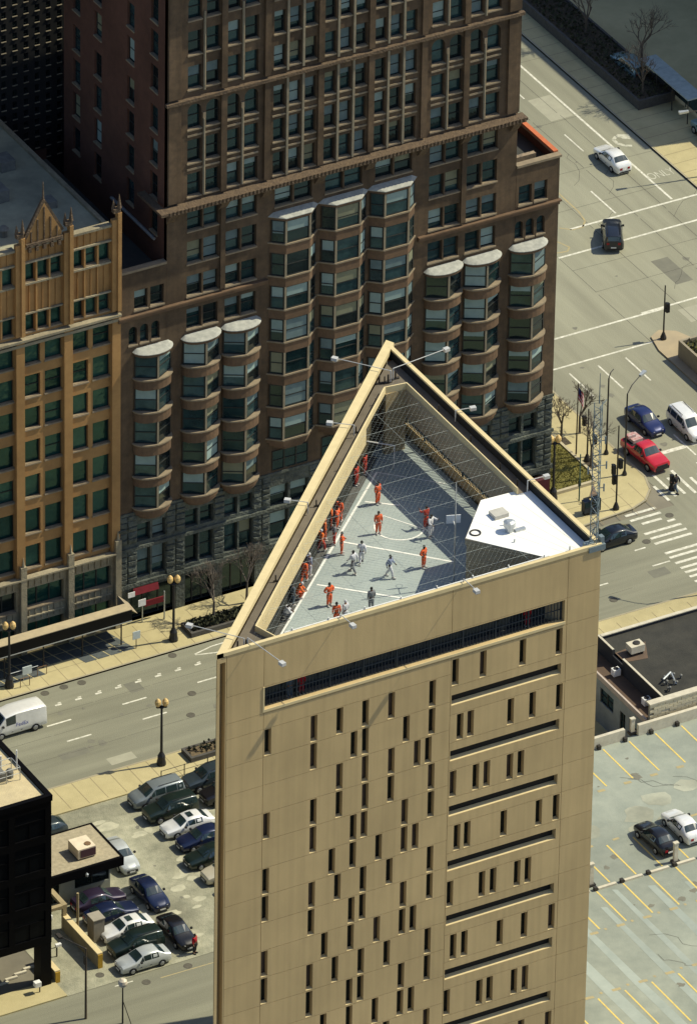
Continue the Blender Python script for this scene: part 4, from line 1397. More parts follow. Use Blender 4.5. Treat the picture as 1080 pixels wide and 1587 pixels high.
# canopy over the pavement
cn = thing('street_canopy', 'long black street canopy with a pale top along the ochre building', 'canopy', (-12, 26.2, 0))
mb = MB(); mb.box(-26, 24.75, 2.5, -2.9, 25.75, 3.44); mb.build('fascia', mat('canopy_black', (.004, .0045, .005), (.006, .006, .006), 1, .6, spec=.15), cn)
mb = MB(); mb.box(-26, 24.77, 3.445, -2.92, 25.74, 3.5); mb.build('top', mat('canopy_gravel', (.46, .38, .24), (.36, .3, .2), 1.4, .9), cn)
mb = MB(); mb.box(-26, 24.70, 2.44, -2.9, 24.745, 2.5); mb.build('edge_trim', M_STEEL, cn)
mb = MB(); mb.quad((-26, 25.76, 3.38), (-2.9, 25.76, 3.38), (-2.9, YF - .5, 2.1), (-26, YF - .5, 2.1)); mb.build('hidden_shade_slope', M_GL[2], cn)  # opaque slope added out of view to shade the pavement beneath
mb = MB(); mb.add([(-2.89, 25.2, 3.3), (-2.89, 27.2, 3.4), (-2.89, 27.2, 2.4), (-2.0, 25.5, 2.4), (-1.9, 27.2, 2.4)], [(0, 1, 2), (0, 3, 4, 1), (0, 2, 3)]); mb.build('end_awning', mat('cream_canvas', (.36, .31, .22), (.26, .2, .14), 2, .9), cn)
mb = MB()
for k in range(7):
    mb.tube((-24 + k * 3.4, 25.2, .15), (-24 + k * 3.4, 25.2, 2.5), .06)
mb.build('post', M_IRON, cn)
vm = MB(); vm.prism([(0, 0), (1.0, 0), (.72, 1.0), (-.28, 1.0)], .15, .162)  # dark slabs that paint the canopy's shade onto the pavement
vl = mat('shade_slate', (.10, .115, .115), (.06, .07, .075), 2.5, .7)
vme = vm.mesh('shade_slab', vl)
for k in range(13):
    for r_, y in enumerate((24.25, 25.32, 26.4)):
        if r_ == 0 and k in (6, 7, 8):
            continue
        o = put('shade_slab', vme, None, (-17.3 + k * 1.12 - r_ * .3, y, .006)); o['kind'] = 'structure'
bd = thing('a_board', 'pale blue grey notice board on legs on the shaded pavement under the canopy', 'notice board', (-12.3, 24.3, .15))
mb = MB(); mb.box(-.4, -.04, .5, .4, .04, 1.2); mb.build('panel', mat('pale_board', (.55, .62, .62), None, 2, .6), bd, local=True)
mb = MB(); mb.tube((-1.6, .1, .9), (1.0, .1, .9), .03); mb.tube((-.3, 0, 0), (-.3, 0, .5), .03); mb.tube((.3, 0, 0), (.3, 0, .5), .03); mb.build('rail', M_STEEL, bd, local=True)
bd = thing('parking_sign', 'small grey square sign on a post beside the canopy end', 'sign', (-2.8, 24.2, .15))
mb = MB(); mb.box(-.32, -.03, .9, .32, .03, 1.6); mb.build('panel', mat('pale_board', (.55, .62, .62), None, 2, .6), bd, local=True)
mb = MB(); mb.tube((0, .04, 0), (0, .04, .9), .035); mb.build('post', M_IRON, bd, local=True)
for i, (x, y, lb) in enumerate(((-12.9, 23.5, 'brown metal cycle hoop on the kerb side of the pavement, second from the left edge'), (-15.6, 23.5, 'brown metal cycle hoop at the foot of the leftmost street lamp'), (-11.0, 24.3, 'brown metal cycle hoop nearest the canopy shadow'))):
    t = thing('bike_rack', lb, 'bike rack', (x, y, .15), 0, 'cycle hoops on the far pavement')
    mb = MB(); mb.tube((-.4, 0, 0), (-.4, 0, .8), .03); mb.tube((.4, 0, 0), (.4, 0, .8), .03); mb.tube((-.4, 0, .8), (.4, 0, .8), .03); mb.build('hoop', mat('rust_metal', (.2, .12, .06), None, 3, .7), t, local=True)

# ================================================================ dark block behind, offstage block that shades the avenue
BK = thing('back_block', 'very dark tall building behind the ochre roof with rows of small pale sills', 'building', (-18, 62, 0))
M_DK = mat('deep_shade_brick', (0.018, 0.018, 0.018), (0.012, 0.012, 0.013), .8, .95)  # the wall's deep shade is put into this near-black colour
YB = 47.7
TB = TY(YB)
wl = []
for i in range(22):
    for k in range(30):
        if -9 + i * .97 < 7:
            wl.append((-9 + i * .97, -9 + i * .97 + .4, 31 + k * 1.02, 31 + k * 1.02 + .55))
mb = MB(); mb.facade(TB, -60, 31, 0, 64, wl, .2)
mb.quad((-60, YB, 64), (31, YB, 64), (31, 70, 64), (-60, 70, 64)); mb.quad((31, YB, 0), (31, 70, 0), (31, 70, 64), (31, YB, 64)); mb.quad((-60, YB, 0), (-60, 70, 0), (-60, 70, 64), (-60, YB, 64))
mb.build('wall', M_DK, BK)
pm_ = MB(); pm_.quad((0, 0, 0), (.4, 0, 0), (.4, 0, .55), (0, 0, .55)); pme = pm_.mesh('window', M_GL[2])
sm_ = MB(); sm_.box(-.02, -.2, -.06, .42, -.0, -.003); sme = sm_.mesh('sill', M_MULL)
n_ = 0
for a, b, c, d in wl:
    if n_ < 600:
        w0 = putw('window', pme, BK, (a, YB + .15, c)); n_ += 1
        put('sill', sme, w0, (0, -.02, 0))
OF = thing('offstage_shade_block', 'unseen offstage block beyond the right edge that shades the avenue', 'building', (110, 110, 0))
mb = MB(); mb.box(91, 67.9, 0, 130, 180, 25.5); mb.build('wall', mat('grey_render', (.3, .29, .27), None, .6, .9), OF)
mb = MB()
for k in range(6):
    for j in range(20):
        mb.quad((90.98, 70 + j * 5, 2 + k * 4), (90.98, 72.5 + j * 5, 2 + k * 4), (90.98, 72.5 + j * 5, 4.2 + k * 4), (90.98, 70 + j * 5, 4.2 + k * 4))
mb.build('window', M_GL[0], OF)
# ================================================================ flat-roofed annex on the right
ANX = thing('flat_roofed_shop', 'low building with a black flat roof beside the prison tower', 'building', (32, -3, 0))
M_TARR = mat('black_tar_roof', (0.052, 0.05, 0.042), (0.03, 0.03, 0.027), .6, .95, stain=.35, bump=.2, bscale=6)
M_PAR = mat('pale_parapet', (0.60, 0.555, 0.44), (0.46, 0.42, 0.33), 2, .9)
M_GREYW = mat('blue_grey_render', (0.31, 0.335, 0.325), (0.23, 0.25, 0.245), .8, .9, stain=.3)
M_BRICKP = mat('cream_brick', (0.66, 0.6, 0.42), (0.56, 0.5, 0.36), 2.2, .9)
zr = 5.5
mb = MB(); mb.quad((25.75, -7.9, zr - .35), (75, -7.9, zr - .35), (75, 1.9, zr - .35), (25.75, 1.9, zr - .35)); mb.build('roof', M_TARR, ANX)
mb = MB()
mb.box(25.5, -8.0, 4.0, 25.72, -1.7, zr); mb.box(25.5, -.2, 4.0, 25.72, 2.1, zr); mb.box(25.73, 1.92, 0, 75, 2.15, zr - .1); mb.box(25.51, -1.7, 4.0, 25.70, -.2, zr - .5)
mb.build('roof_wall', mat('dark_wall', (.035, .036, .04), None, 1, .9), ANX)
mb = MB()
mb.box(25.48, -8.0, zr + .002, 25.65, -1.7, zr + .06); mb.box(25.48, -.2, zr + .002, 25.65, 2.1, zr + .06); mb.box(25.765, 1.88, zr - .098, 75, 2.2, zr - .02)
mb.build('parapet_cap', M_PAR, ANX)
mb = MB(); mb.quad((23.9, -8.3, 4.1), (25.5, -8.3, 4.1), (25.5, 2.0, 4.1), (23.9, 2.0, 4.1)); mb.quad((25.73, -1.7, zr - .33), (27.6, -2.0, zr - .33), (28.6, .1, zr - .33), (25.73, -.2, zr - .33)); mb.build('lower_roof', mat('rust_roof', (.16, .105, .07), (.11, .08, .06), 1.2, .95, stain=.3), ANX)
mb = MB(); mb.box(23.67, -8.3, 4.0, 23.82, 2.1, 4.45); mb.build('lower_parapet', mat('pinkish_cap', (.5, .42, .36), None, 2, .9), ANX)
ww = [(-7.2, -6.0, 2.0, 3.3), (-5.4, -4.6, 1.4, 3.1), (-3.6, -1.6, 2.2, 3.5), (-.8, 1.0, 1.5, 3.3)]
mb = MB(); mb.facade(TX(23.66), -8.3, 2.1, 0, 3.995, ww, .2); mb.quad((23.66, 2.1, 0), (75, 2.1, 0), (75, 2.1, 4), (23.66, 2.1, 4)); mb.quad((23.9, -8.3, 0), (75, -8.3, 0), (75, -8.3, 3.9), (23.9, -8.3, 3.9)); mb.build('side_wall', M_GREYW, ANX)
for a, b, c, d in ww:
    window(ANX, TX(23.66), a, b, c, d, depth=.15, blind=.3, sill=False, mull=1)
# cream brick parapet facing the deck, brick by brick
bk = MB(); bk.box(0, 0, 0, .66, .16, .22); bme = bk.mesh('brick', M_BRICKP)
for r_ in range(7):
    for k in range(18):
        x = 23.95 + k * .69 + (.34 if r_ % 2 else 0)
        if r_ >= 4 and k > 3 + (k % 2) and x > 26.2:
            pass
        putw('brick', bme, ANX, (x, -8.5 + RND.uniform(-.012, .012), 4.05 + r_ * .235))
mb = MB(); mb.box(23.9, -8.42, 4.0, 36.9, -8.31, 5.7); mb.build('brick_backing', mat('mortar', (.36, .33, .25), None, 3, .9), ANX)
mb = MB(); mb.box(23.9, -8.55, 5.72, 37, -7.95, 5.84); mb.build('parapet_top', M_PAR, ANX)
hv = thing('roof_unit', 'cream roof ventilation unit on the black flat roof', 'roof unit', (27.1, -.9, zr - .32))
mb = MB(); mb.box(-.6, -.45, .25, .6, .45, .85); mb.build('casing', M_PAR, hv, local=True)
mb = MB(); mb.lathe((.1, -.0, .85), [(.28, 0), (.28, .08), (.2, .1)], 12); mb.build('fan_guard', M_IRON, hv, local=True)
mb = MB(); mb.box(-.5, -.4, 0, -.4, .4, .25); mb.box(.4, -.4, 0, .5, .4, .25); mb.build('foot', M_IRON, hv, local=True)
hv = thing('vent_cluster', 'cluster of metal vents and ducts on the black flat roof near the cream brick parapet', 'vents', (27.4, -5.9, zr - .34))
mb = MB()
for k in range(12):
    x, y, h = RND.uniform(-.9, 1.0), RND.uniform(-.9, .9), RND.uniform(.2, .5)
    mb.lathe((x, y, 0), [(.07, 0), (.07, h * .7), (.11, h * .72), (.11, h), (.04, h + .06)], 8)
mb.build('vent_pipe', mat('grey_vent', (.22, .22, .2), (.1, .1, .1), 3, .6), hv, local=True)
mb = MB(); mb.tube((-.6, .3, .4), (.4, .9, .4), .08); mb.tube((.2, -.3, .1), (.1, .3, .8), .07); mb.build('duct', M_STEEL, hv, local=True)
for x, y, lb in ((25.0, -1.6, 'white condenser unit on the narrow lower roof strip, nearer the street'), (25.0, -6.2, 'white condenser unit on the narrow lower roof strip, nearer the parking deck')):
    t = thing('condenser', lb, 'condenser', (x, y, 4.12), 0, 'condensers on the lower roof strip')
    mb = MB(); mb.box(-.3, -.25, .08, .3, .25, .65); mb.build('casing', M_WHITEP, t, local=True)
    mb = MB(); mb.lathe((0, 0, .65), [(.2, 0), (.2, .05), (.08, .06)], 10); mb.build('fan', M_IRON, t, local=True)

# ================================================================ parking deck
DK = thing('parking_deck', 'open roof level of a grey parking garage with yellow stall lines', 'parking deck', (20, -35, 0))
M_DKS = mat('deck_concrete', (0.295, 0.318, 0.268), (0.225, 0.25, 0.215), .55, .9, stain=.22, bump=.15, bscale=8)
M_DKL = mat('deck_patch', (0.335, 0.375, 0.34), (0.28, 0.32, 0.29), .8, .9, stain=.15)
M_DKW = mat('deck_worn', (0.40, 0.405, 0.32), (0.32, 0.335, 0.27), 1.6, .9, stain=.3)
zd = 4.0
mb = MB(); mb.box(-4, -80, 0, 90, -9.25, zd); mb.build('slab', M_DKS, DK)
mb = MB()
for q in ([(9.6, -29.6), (10.6, -28.0), (12.2, -24.5), (13.4, -24.9), (11.2, -29.0), (10.4, -30.2)],):
    pass
def dq(*p, z=zd + .006, m=mb):
    m.add([(x, y, z) for x, y in p], [tuple(range(len(p)))])
for k, (x, w_) in enumerate(((3.1, 1.1), (5.6, .8), (8.3, .7), (10.2, .6), (12.8, .9), (15.5, .7), (18, 1))):
    y1, y0 = -26.2 - (k % 3) * .8, -47
    dq((x, y1), (x + w_ * .6, y1 - .2), (x + w_ * .8, (y0 + y1) / 2), (x + w_, y0), (x, y0), (x - .1, (y0 + y1) / 2))
mb.build('repair_strip', M_DKL, DK)
mb = MB()
for i in range(40):
    x, y = RND.uniform(2, 30), RND.choice((-12, -13.3, -23, -27.8, -29, -40, -33)) + RND.uniform(-1, 1)
    r_ = RND.uniform(.1, .38)
    dq(*[(x + r_ * RND.uniform(.5, 1.2) * math.cos(t), y + r_ * RND.uniform(.5, 1.2) * math.sin(t)) for t in [k * math.pi / 5 for k in range(10)]], z=zd + .009 + i * 2e-5, m=mb)
mb.build('oil_stain', M_OIL, DK)
mb = MB()
for i in range(9):
    x, y = RND.uniform(4, 26), RND.uniform(-46, -11)
    for j in range(6):
        nx, ny = x + RND.uniform(-.2, 1.1), y - RND.uniform(.1, .9)
        seg(x, y, nx, ny, .03, zd + .0095, mb); x, y = nx, ny
mb.build('crack', M_CRACK, DK)
mb = MB()
for x, y, a, b in ((16.9, -18.6, 2.2, 2.6), (19.4, -17.5, 2.4, 2.0), (15.8, -20.2, 1.2, 1.1), (22.4, -17.0, 2.2, 1.6), (18.2, -20.0, 1.0, .8), (12.6, -18.8, 1.6, 1.8)):
    pts = [(x + a * .6 * math.cos(t) * RND.uniform(.6, 1.1), y + b * .6 * math.sin(t) * RND.uniform(.6, 1.1)) for t in [2 * math.pi * i / 11 for i in range(11)]]
    dq(*pts, z=zd + .007 + x * 1e-4, m=mb)
mb.build('worn_patch', M_DKW, DK)
mb = MB(); mf = MB()
for k in range(-8, 26):
    x = 19.1 + k * 2.3
    seg(x, -9.75, x, -14.2, .13, zd + .012, mb)
    seg(x - .95, -14.5, x - .35, -14.55, .3, zd + .011, mf)
for k in range(-6, 28):
    x = 10.55 + k * 2.27
    if x > -3:
        seg(x, -20.2 - .8, x, -25.3, .13, zd + .012, mb); seg(x - 1.15 + 2.27, -25.9, x - 1.15 + 2.27, -25.9 + .01, .01, zd + .011, mf)
    x = 9.08 + k * 2.27
    if x > -3:
        seg(x, -25.9, x, -30.2, .13, zd + .012, mb)
        seg(x - .95, -30.45, x - .3, -30.5, .3, zd + .011, mf); seg(x + .3, -30.4, x + .5, -30.4, .25, zd + .011, mf)
        seg(x - .9, -37.4, x - .2, -37.45, .3, zd + .011, mf); seg(x + .4, -37.3, x + .6, -37.3, .25, zd + .011, mf)
        seg(x - .05, -37.8, x - .05, -43.4, .13, zd + .012, mb); seg(x - .05, -20.6, x + .5, -20.6, .25, zd + .011, mf)
mb.build('stall_line', M_YEL, DK); mf.build('stall_number', M_YELF, DK)
ws = MB(); ws.prism([(0, -.12), (1.55, -.12), (1.55, .12), (0, .12)], 0, .16); wme = ws.mesh('wheel_stop', M_PAR)
for k in range(-5, 22):
    x = 9.3 + k * 2.27 - .0
    if x > -3:
        putw('wheel_stop', wme, DK, (x, -25.7, zd + .002))
mb = MB()
for k in range(-5, 22):
    mb.box(8.95 + k * 2.27, -25.85, zd, 9.2 + k * 2.27, -25.55, zd + .3)
mb.build('stop_anchor', M_IRON, DK)
mb = MB(); mb.box(-4, -9.45, zd, 21.2, -9.15, zd + .95); mb.box(22.4, -9.45, zd, 90, -9.15, zd + .95); mb.build('parapet', M_PAR, DK)
mb = MB()
for k in range(-8, 26):
    mb.box(18.7 + k * 2.3, -9.75, zd, 18.95 + k * 2.3, -9.46, zd + .35)
mb.build('bumper', M_IRON, DK)
for x, y, h, lb in ((22.15, -8.9, 1.3, 'short pale post in the gap of the parking deck parapet'), (16.2, -25.3, 1.7, 'pale post at the stall end in front of the two cars on the deck'), (9.1, -25.0, 1.9, 'pale framed post on the deck right beside the prison wall')):
    t = thing('deck_post', lb, 'post', (x, y, zd), 0, 'posts on the parking deck')
    mb = MB(); mb.box(-.16, -.12, 0, .16, .12, h); mb.build('shaft', M_PAR, t, local=True)
    mb = MB(); mb.box(-.2, -.16, h, .2, .16, h + .1); mb.build('cap', M_PAR, t, local=True)
    mb = MB(); mb.box(-.3, -.25, 0, .3, .25, .18); mb.build('foot', M_IRON, t, local=True)

# ================================================================ black block at lower left
BL = thing('black_tower', 'black glass block with a gravel roof at the lower left corner', 'building', (-40, -8, 0))
zb = 17.0
M_BLK = mat('black_cladding', (0.003, 0.003, 0.004), (0.002, 0.002, 0.003), .8, .5, spec=.1)
xr = -29.55
mb = MB()
wl = []
for k in range(4):
    for i in range(10):
        wl.append((xr - 3.0 - i * 3.0, xr - .5 - i * 3.0, 4.6 + k * 3.0, 6.9 + k * 3.0))
mb.facade(TY(-12.7), -70, xr, 3.9, zb - .5, wl, .12)
mb.quad((xr, -12.7, 3.9), (xr, 14, 3.9), (xr, 14, zb - .5), (xr, -12.7, zb - .5)); mb.quad((-70, -12.7, 3.9), (xr, -12.7, 3.9), (xr, 5.5, 3.9), (-70, 5.5, 3.9)); mb.quad((xr, 5.5, 0), (xr, 5.5, zb - .5), (-70, 5.5, zb - .5), (-70, 5.5, 0))
mb.build('cladding', M_BLK, BL)
pm_ = MB(); pm_.quad((.004, 0, .004), (2.496, 0, .004), (2.496, 0, 2.296), (.004, 0, 2.296)); pme = pm_.mesh('pane', mat('black_glass', (.003, .0035, .005), (.004, .005, .006), .5, .3, spec=.15))
fm_ = MB(); fm_.box(.004, -.03, 1.4, 2.496, .05, 1.46); fm_.box(1.22, -.03, 0.004, 1.28, .05, 1.398); fme = fm_.mesh('window', M_BLK)
for a, b, c, d in wl:
    w0 = putw('window', fme, BL, (a, -12.62, c)); put('pane', pme, w0, (0, .03, 0))
mb = MB(); mb.quad((-70, -12.4, zb - .25), (xr - .3, -12.4, zb - .25), (xr - .3, 5.2, zb - .25), (-70, 5.2, zb - .25)); mb.build('roof', mat('pale_gravel', (.60, .5, .30), (.48, .4, .25), 1.2, .95, bump=.4, bscale=20, stain=.12), BL)
mb = MB(); mb.box(-70, -12.78, zb - .5, xr + .06, -12.4, zb); mb.box(xr - .3, -12.39, zb - .5, xr + .06, 5.5, zb); mb.build('parapet', M_BLK, BL)
mb = MB(); mb.box(xr - .9, -12.68, 0, xr - .02, -11.6, 3.9); mb.box(xr - 9, -12.6, 0, xr - 8.2, -11.8, 3.9); mb.build('column', M_BLK, BL)
t = thing('roof_platform', 'small fenced equipment platform on the gravel roof of the black block', 'roof equipment', (-31.6, -8.9, zb - .24))
mb = MB()
for x in (-1.1, 0, 1.1):
    for y in (-.7, .7):
        mb.tube((x, y, 0), (x, y, 1.1), .035)
for y in (-.7, .7):
    mb.tube((-1.1, y, 1.1), (1.1, y, 1.1), .03); mb.tube((-1.1, y, .6), (1.1, y, .6), .025)
for x in (-1.1, 1.1):
    mb.tube((x, -.7, 1.1), (x, .7, 1.1), .03)
mb.build('railing', M_STEEL, t, local=True)
mb = MB(); mb.box(-.7, -.4, 0, .1, .4, .7); mb.lathe((.6, 0, 0), [(.3, 0), (.3, .5), (.15, .7)], 8); mb.build('unit', mat('dull_metal', (.2, .2, .18), (.12, .12, .11), 2, .7), t, local=True)
mb = MB(); mb.tube((1.5, .6, 0), (1.5, .6, 1.7), .06); mb.tube((.4, 1.0, 0), (.4, 1.0, 1.3), .07); mb.build('pipe', M_WHITEP, t, local=True)
# ramp stripes and bollards under the block
g = MB()
for k in range(4):
    g.box(-33.2 + k * .9, -11.0 + k * .3, .03, -32.2 + k * .9, -10.8 + k * .3, .17)
struct('wheel_stop', g, M_PAR)

# ================================================================ parking attendant's hut
HT = thing('parking_hut', 'small flat roofed hut with black fascia beside the parked cars', 'hut', (-22.5, -2, 0))
zh = 3.25
M_HUTW = mat('hut_wall', (.30, .31, .26), (.25, .26, .22), 1, .85)
mb = MB(); mb.quad((-28.5, -4.3, zh - .06), (-19.35, -4.3, zh - .06), (-19.35, .5, zh - .06), (-28.5, .5, zh - .06)); mb.build('roof', mat('hut_gravel', (.44, .38, .26), (.30, .26, .18), 3.5, .95, bump=.4, bscale=20), HT)
mb = MB(); mb.box(-28.6, -4.55, zh - .75, -19.2, -4.3, zh); mb.box(-19.34, -4.29, zh - .75, -19.2, .6, zh); mb.box(-28.6, .5, zh - .75, -19.35, .62, zh); mb.build('fascia', M_BLK, HT)
hw_ = [(-22.9, -20.0, 1.0, 2.42), (-25.2, -24.2, .2, 2.3)]
mb = MB(); mb.facade(TY(-3.7), -28.2, -19.9, .03, zh - .76, hw_, .15); mb.quad((-19.9, -3.7, 0), (-19.9, .3, 0), (-19.9, .3, 2.5), (-19.9, -3.7, 2.5)); mb.quad((-28.2, -3.7, 0), (-28.2, .3, 0), (-28.2, .3, 2.5), (-28.2, -3.7, 2.5)); mb.quad((-28.2, .3, 0), (-19.9, .3, 0), (-19.9, .3, 2.5), (-28.2, .3, 2.5)); mb.build('wall', M_HUTW, HT)
for a, b, c, d in hw_:
    window(HT, TY(-3.7), a, b, c, d, depth=.1, blind=0, sill=False, mull=1, rail=False, glassset=[M_GL[2]])
mb = MB(); mb.lathe((-22.4, -4.7, 2.6), [(.1, 0), (.14, .2), (.05, .3)], 8); mb.build('lamp', M_STEEL, HT)
ac = thing('roof_cooler', 'cream air conditioning box with a dark front grille on the hut roof', 'air conditioner', (-21.7, -2.6, zh - .05))
mb = MB(); mb.box(-.75, -.8, .12, .75, .8, .95); mb.build('casing', mat('cream_casing', (.74, .64, .48), None, 2, .7), ac, local=True)
mb = MB(); mb.box(-.55, -.84, .2, .72, -.805, .85); mb.build('grille', mat('maroon_grille', (.06, .025, .04), None, 3, .6), ac, local=True)
mb = MB(); mb.lathe((.3, -.3, .95), [(.26, 0), (.26, .05), (.1, .06)], 10); mb.build('fan', mat('rust_metal', (.2, .12, .06), None, 3, .7), ac, local=True)
mb = MB(); mb.box(-.7, -.7, 0, -.6, .7, .12); mb.box(.6, -.7, 0, .7, .7, .12); mb.build('foot', M_IRON, ac, local=True)
M_TANW = mat('tan_low_wall', (.36, .29, .165), (.28, .225, .13), 1.5, .9, stain=.2)
M_OCH = mat('yellow_wall_end', (.45, .27, .03), None, 2, .8)
for x, y0, y1, h, lb in ((-25.35, -12.4, -6.6, 1.25, 'longer tan ramp wall with a yellow end beside the parked cars'), (-29.0, -12.6, -9.6, 1.0, 'shorter tan ramp wall with a yellow end at the foot of the black block')):
    t = thing('ramp_wall', lb, 'wall', (x, (y0 + y1) / 2, 0), 0, 'ramp walls by the side street')
    mb = MB(); mb.box(x - .18, y0 + .02, 0, x + .18, y1, h); mb.build('wall', M_TANW, t)
    mb = MB(); mb.box(x - .19, y0 - .05, 0, x + .19, y0 + .018, h - .02); mb.build('end_cap', M_OCH, t)
    mb = MB(); mb.box(x - .22, y0 + .02, h + .002, x + .22, y1, h + .1); mb.build('coping', M_COPE, t)
t = thing('steel_frame', 'tan open frame of two beams between hut and ramp wall', 'frame', (-26, -5.8, 0))
mb = MB(); mb.box(-25.6, -6.9, 2.1, -25.2, -4.6, 2.35); mb.box(-29, -6.95, 2.1, -25.61, -6.6, 2.35); mb.build('beam', M_TANW, t)
mb = MB(); mb.box(-25.55, -6.9, 0, -25.25, -6.62, 2.09); mb.box(-26.9, -6.8, 0, -26.7, -6.62, 2.09); mb.build('post', M_TANW, t)
t = thing('booth', 'narrow pale booth box standing at the corner of the parked row', 'booth', (-23.9, -8.9, 0))
mb = MB(); mb.box(-24.3, -9.4, .03, -23.4, -8.4, 2.0); mb.build('body', mat('booth_panel', (.26, .235, .19), (.2, .18, .145), 2, .8), t)
mb = MB(); mb.box(-24.35, -9.45, 2.0, -23.35, -8.35, 2.08); mb.build('lid', mat('booth_lid', (.34, .31, .25), None, 2, .8), t)
mb = MB(); mb.tube((-24.7, -7.6, 0), (-24.7, -7.6, 3.6), .1); mb.build('post', M_TANW, t)
t = thing('gate_post', 'dark post with a white head in the drive between the two ramp walls', 'post', (-27.5, -9.6, .03))
mb = MB(); mb.tube((0, 0, 0), (0, 0, .9), .06); mb.tube((0, 0, .85), (-1.8, 0, .85), .03); mb.build('arm', M_IRON, t, local=True)
mb = MB(); mb.box(-.1, -.12, .9, .35, .12, 1.1); mb.build('head', M_WHITEP, t, local=True)
t = thing('meter_box', 'white meter box on the kerb at the foot of the black block', 'meter', (-31.0, -13.2, .15))
mb = MB(); mb.box(-.25, -.2, .6, .25, .2, 1.0); mb.build('head', M_WHITEP, t, local=True)
mb = MB(); mb.tube((.2, 0, 0), (.2, 0, .6), .05); mb.build('post', M_IRON, t, local=True)
# lot fence along the near pavement
fn = thing('lot_fence', 'thin dark post and rail fence between the near pavement and the parking lot', 'fence', (-6, 6.9, .15))
fp = MB(); fp.tube((0, 0, 0), (0, 0, 1.1), .04); fpm = fp.mesh('post', M_IRON)
for k in range(6):
    put('post', fpm, fn, (-2.9 + k * 2.0 - 1.0, 0, 0))
mb = MB(); mb.tube((-3.9, 0, 1.05), (6.3, 0, 1.05), .025); mb.tube((-3.9, 0, .6), (6.3, 0, .6), .02); mb.build('rail', M_IRON, fn, local=True)

# ================================================================ street lamps, signals, trees
M_GLOBE = mat('amber_globe', (0.72, 0.5, 0.2), (0.62, 0.42, 0.16), 5, .35, spec=.6)
M_POST = mat('lamp_post_paint', (0.022, 0.022, 0.024), None, 3, .5)


def lamp(x, y, label, z=.15):
    t = thing('street_lamp', label, 'street lamp', (x, y, z), 0, 'twin globe street lamps')
    mb = MB(); mb.lathe((0, 0, 0), [(.36, 0), (.36, .25), (.3, .5), (.3, .8), (.22, .95), (.15, 1.1)], 10); mb.build('base', M_POST, t, local=True)
    mb = MB(); mb.tube((0, 0, 1.1), (0, 0, 5.2), .11, .08, 10); mb.lathe((0, 0, 5.1), [(.1, 0), (.2, .1), (.1, .25)], 8); mb.tube((-.32, .12, 5.3), (.32, -.12, 5.3), .05); mb.build('post', M_POST, t, local=True)
    for s_ in (-1, 1):
        g = MB(); g.lathe((.27 * s_, -.1 * s_, 5.3), [(.09, 0), (.19, .1), (.25, .3), (.23, .5), (.12, .65), (.04, .72)], 10); go = g.build('globe', M_GLOBE, t, local=True)
        g = MB(); g.lathe((.27 * s_, -.1 * s_, 5.18), [(.06, 0), (.16, .05), (.13, .13)], 8); g.build('collar', M_POST, go, local=True)
    return t


lamp(.3, 23.9, 'twin globe lamp on the far pavement in front of the red shop front')
lamp(-14.0, 24.0, 'twin globe lamp by the canopy at the left edge of the photo')
lamp(-8.7, 9.1, 'twin globe lamp on the near pavement above the parking lot')
lamp(36.7, 27.9, 'twin globe lamp at the right corner of the brown block, above the prison roof')
t = thing('globe_lamp', 'single white globe lamp on a thin post in the side street at the bottom edge', 'street lamp', (-27.2, -19.4, .02))
mb = MB(); mb.tube((0, 0, 0), (0, 0, 3.3), .07, .05, 8); mb.tube((.5, -.4, 0), (.02, 0, 2.0), .03); mb.build('post', M_POST, t, local=True)
mb = MB(); mb.lathe((0, 0, 3.25), [(.1, 0), (.3, .15), (.36, .38), (.3, .6), (.12, .74)], 12); mb.build('globe', mat('white_globe', (.7, .62, .5), None, 3, .4), t, local=True)
t = thing('side_street_pole', 'thin brown light pole beside the drive at the bottom left', 'pole', (-29.3, -17.6, .02))
mb = MB(); mb.tube((0, 0, 0), (0, 0, 6.3), .1, .07, 8); mb.build('post', mat('brown_pole', (.10, .075, .05), None, 3, .6), t, local=True)
mb = MB(); mb.box(-.15, -.1, 4.9, -.0, .1, 5.6); mb.tube((0, 0, 6.25), (-1.2, 1.6, 6.7), .05); mb.box(-1.4, 1.5, 6.6, -1.1, 2.1, 6.75); mb.build('fitting', M_IRON, t, local=True)

M_POLE = mat('dark_pole', (0.03, 0.028, 0.026), None, 3, .5)


def signal(x, y, h, label, heads, rot=0, arm=None, z=.15):
    t = thing('traffic_signal', label, 'traffic signal', (x, y, z), rot + math.pi, 'traffic signals at the crossing')
    mb = MB(); mb.lathe((0, 0, 0), [(.26, 0), (.26, .2), (.15, .5), (.12, .6)], 10); mb.tube((0, 0, .6), (0, 0, h), .075, .055, 8); mb.build('pole', M_POLE, t, local=True)
    for dx, dy, hz in heads:
        mb = MB(); mb.box(dx - .15, dy - .13, hz - .42, dx + .15, dy + .13, hz + .42); mb.tube((0, 0, hz), (dx, dy, hz), .035)
        ho = mb.build('signal_head', M_BLACK, t, local=True)
        for k, c in enumerate(((.35, .02, .02), (.35, .2, .02), (.02, .25, .1))):
            mb = MB(); mb.tube((dx, dy - .135, hz + .27 - k * .27), (dx, dy - .16, hz + .27 - k * .27), .09, .09, 10); mb.build('lens', mat('lens_' + 'rag'[k], tuple(v * .25 for v in c), None, 3, .4), ho, local=True)
            mb = MB(); mb.box(dx - .1, dy - .28, hz + .365 - k * .27, dx + .1, dy - .135, hz + .38 - k * .27); mb.build('visor', M_BLACK, ho, local=True)
    if arm:
        mb = MB(); mb.tube((0, 0, h - .1), arm, .05, .04); mb.build('arm', M_POLE, t, local=True)
    return t


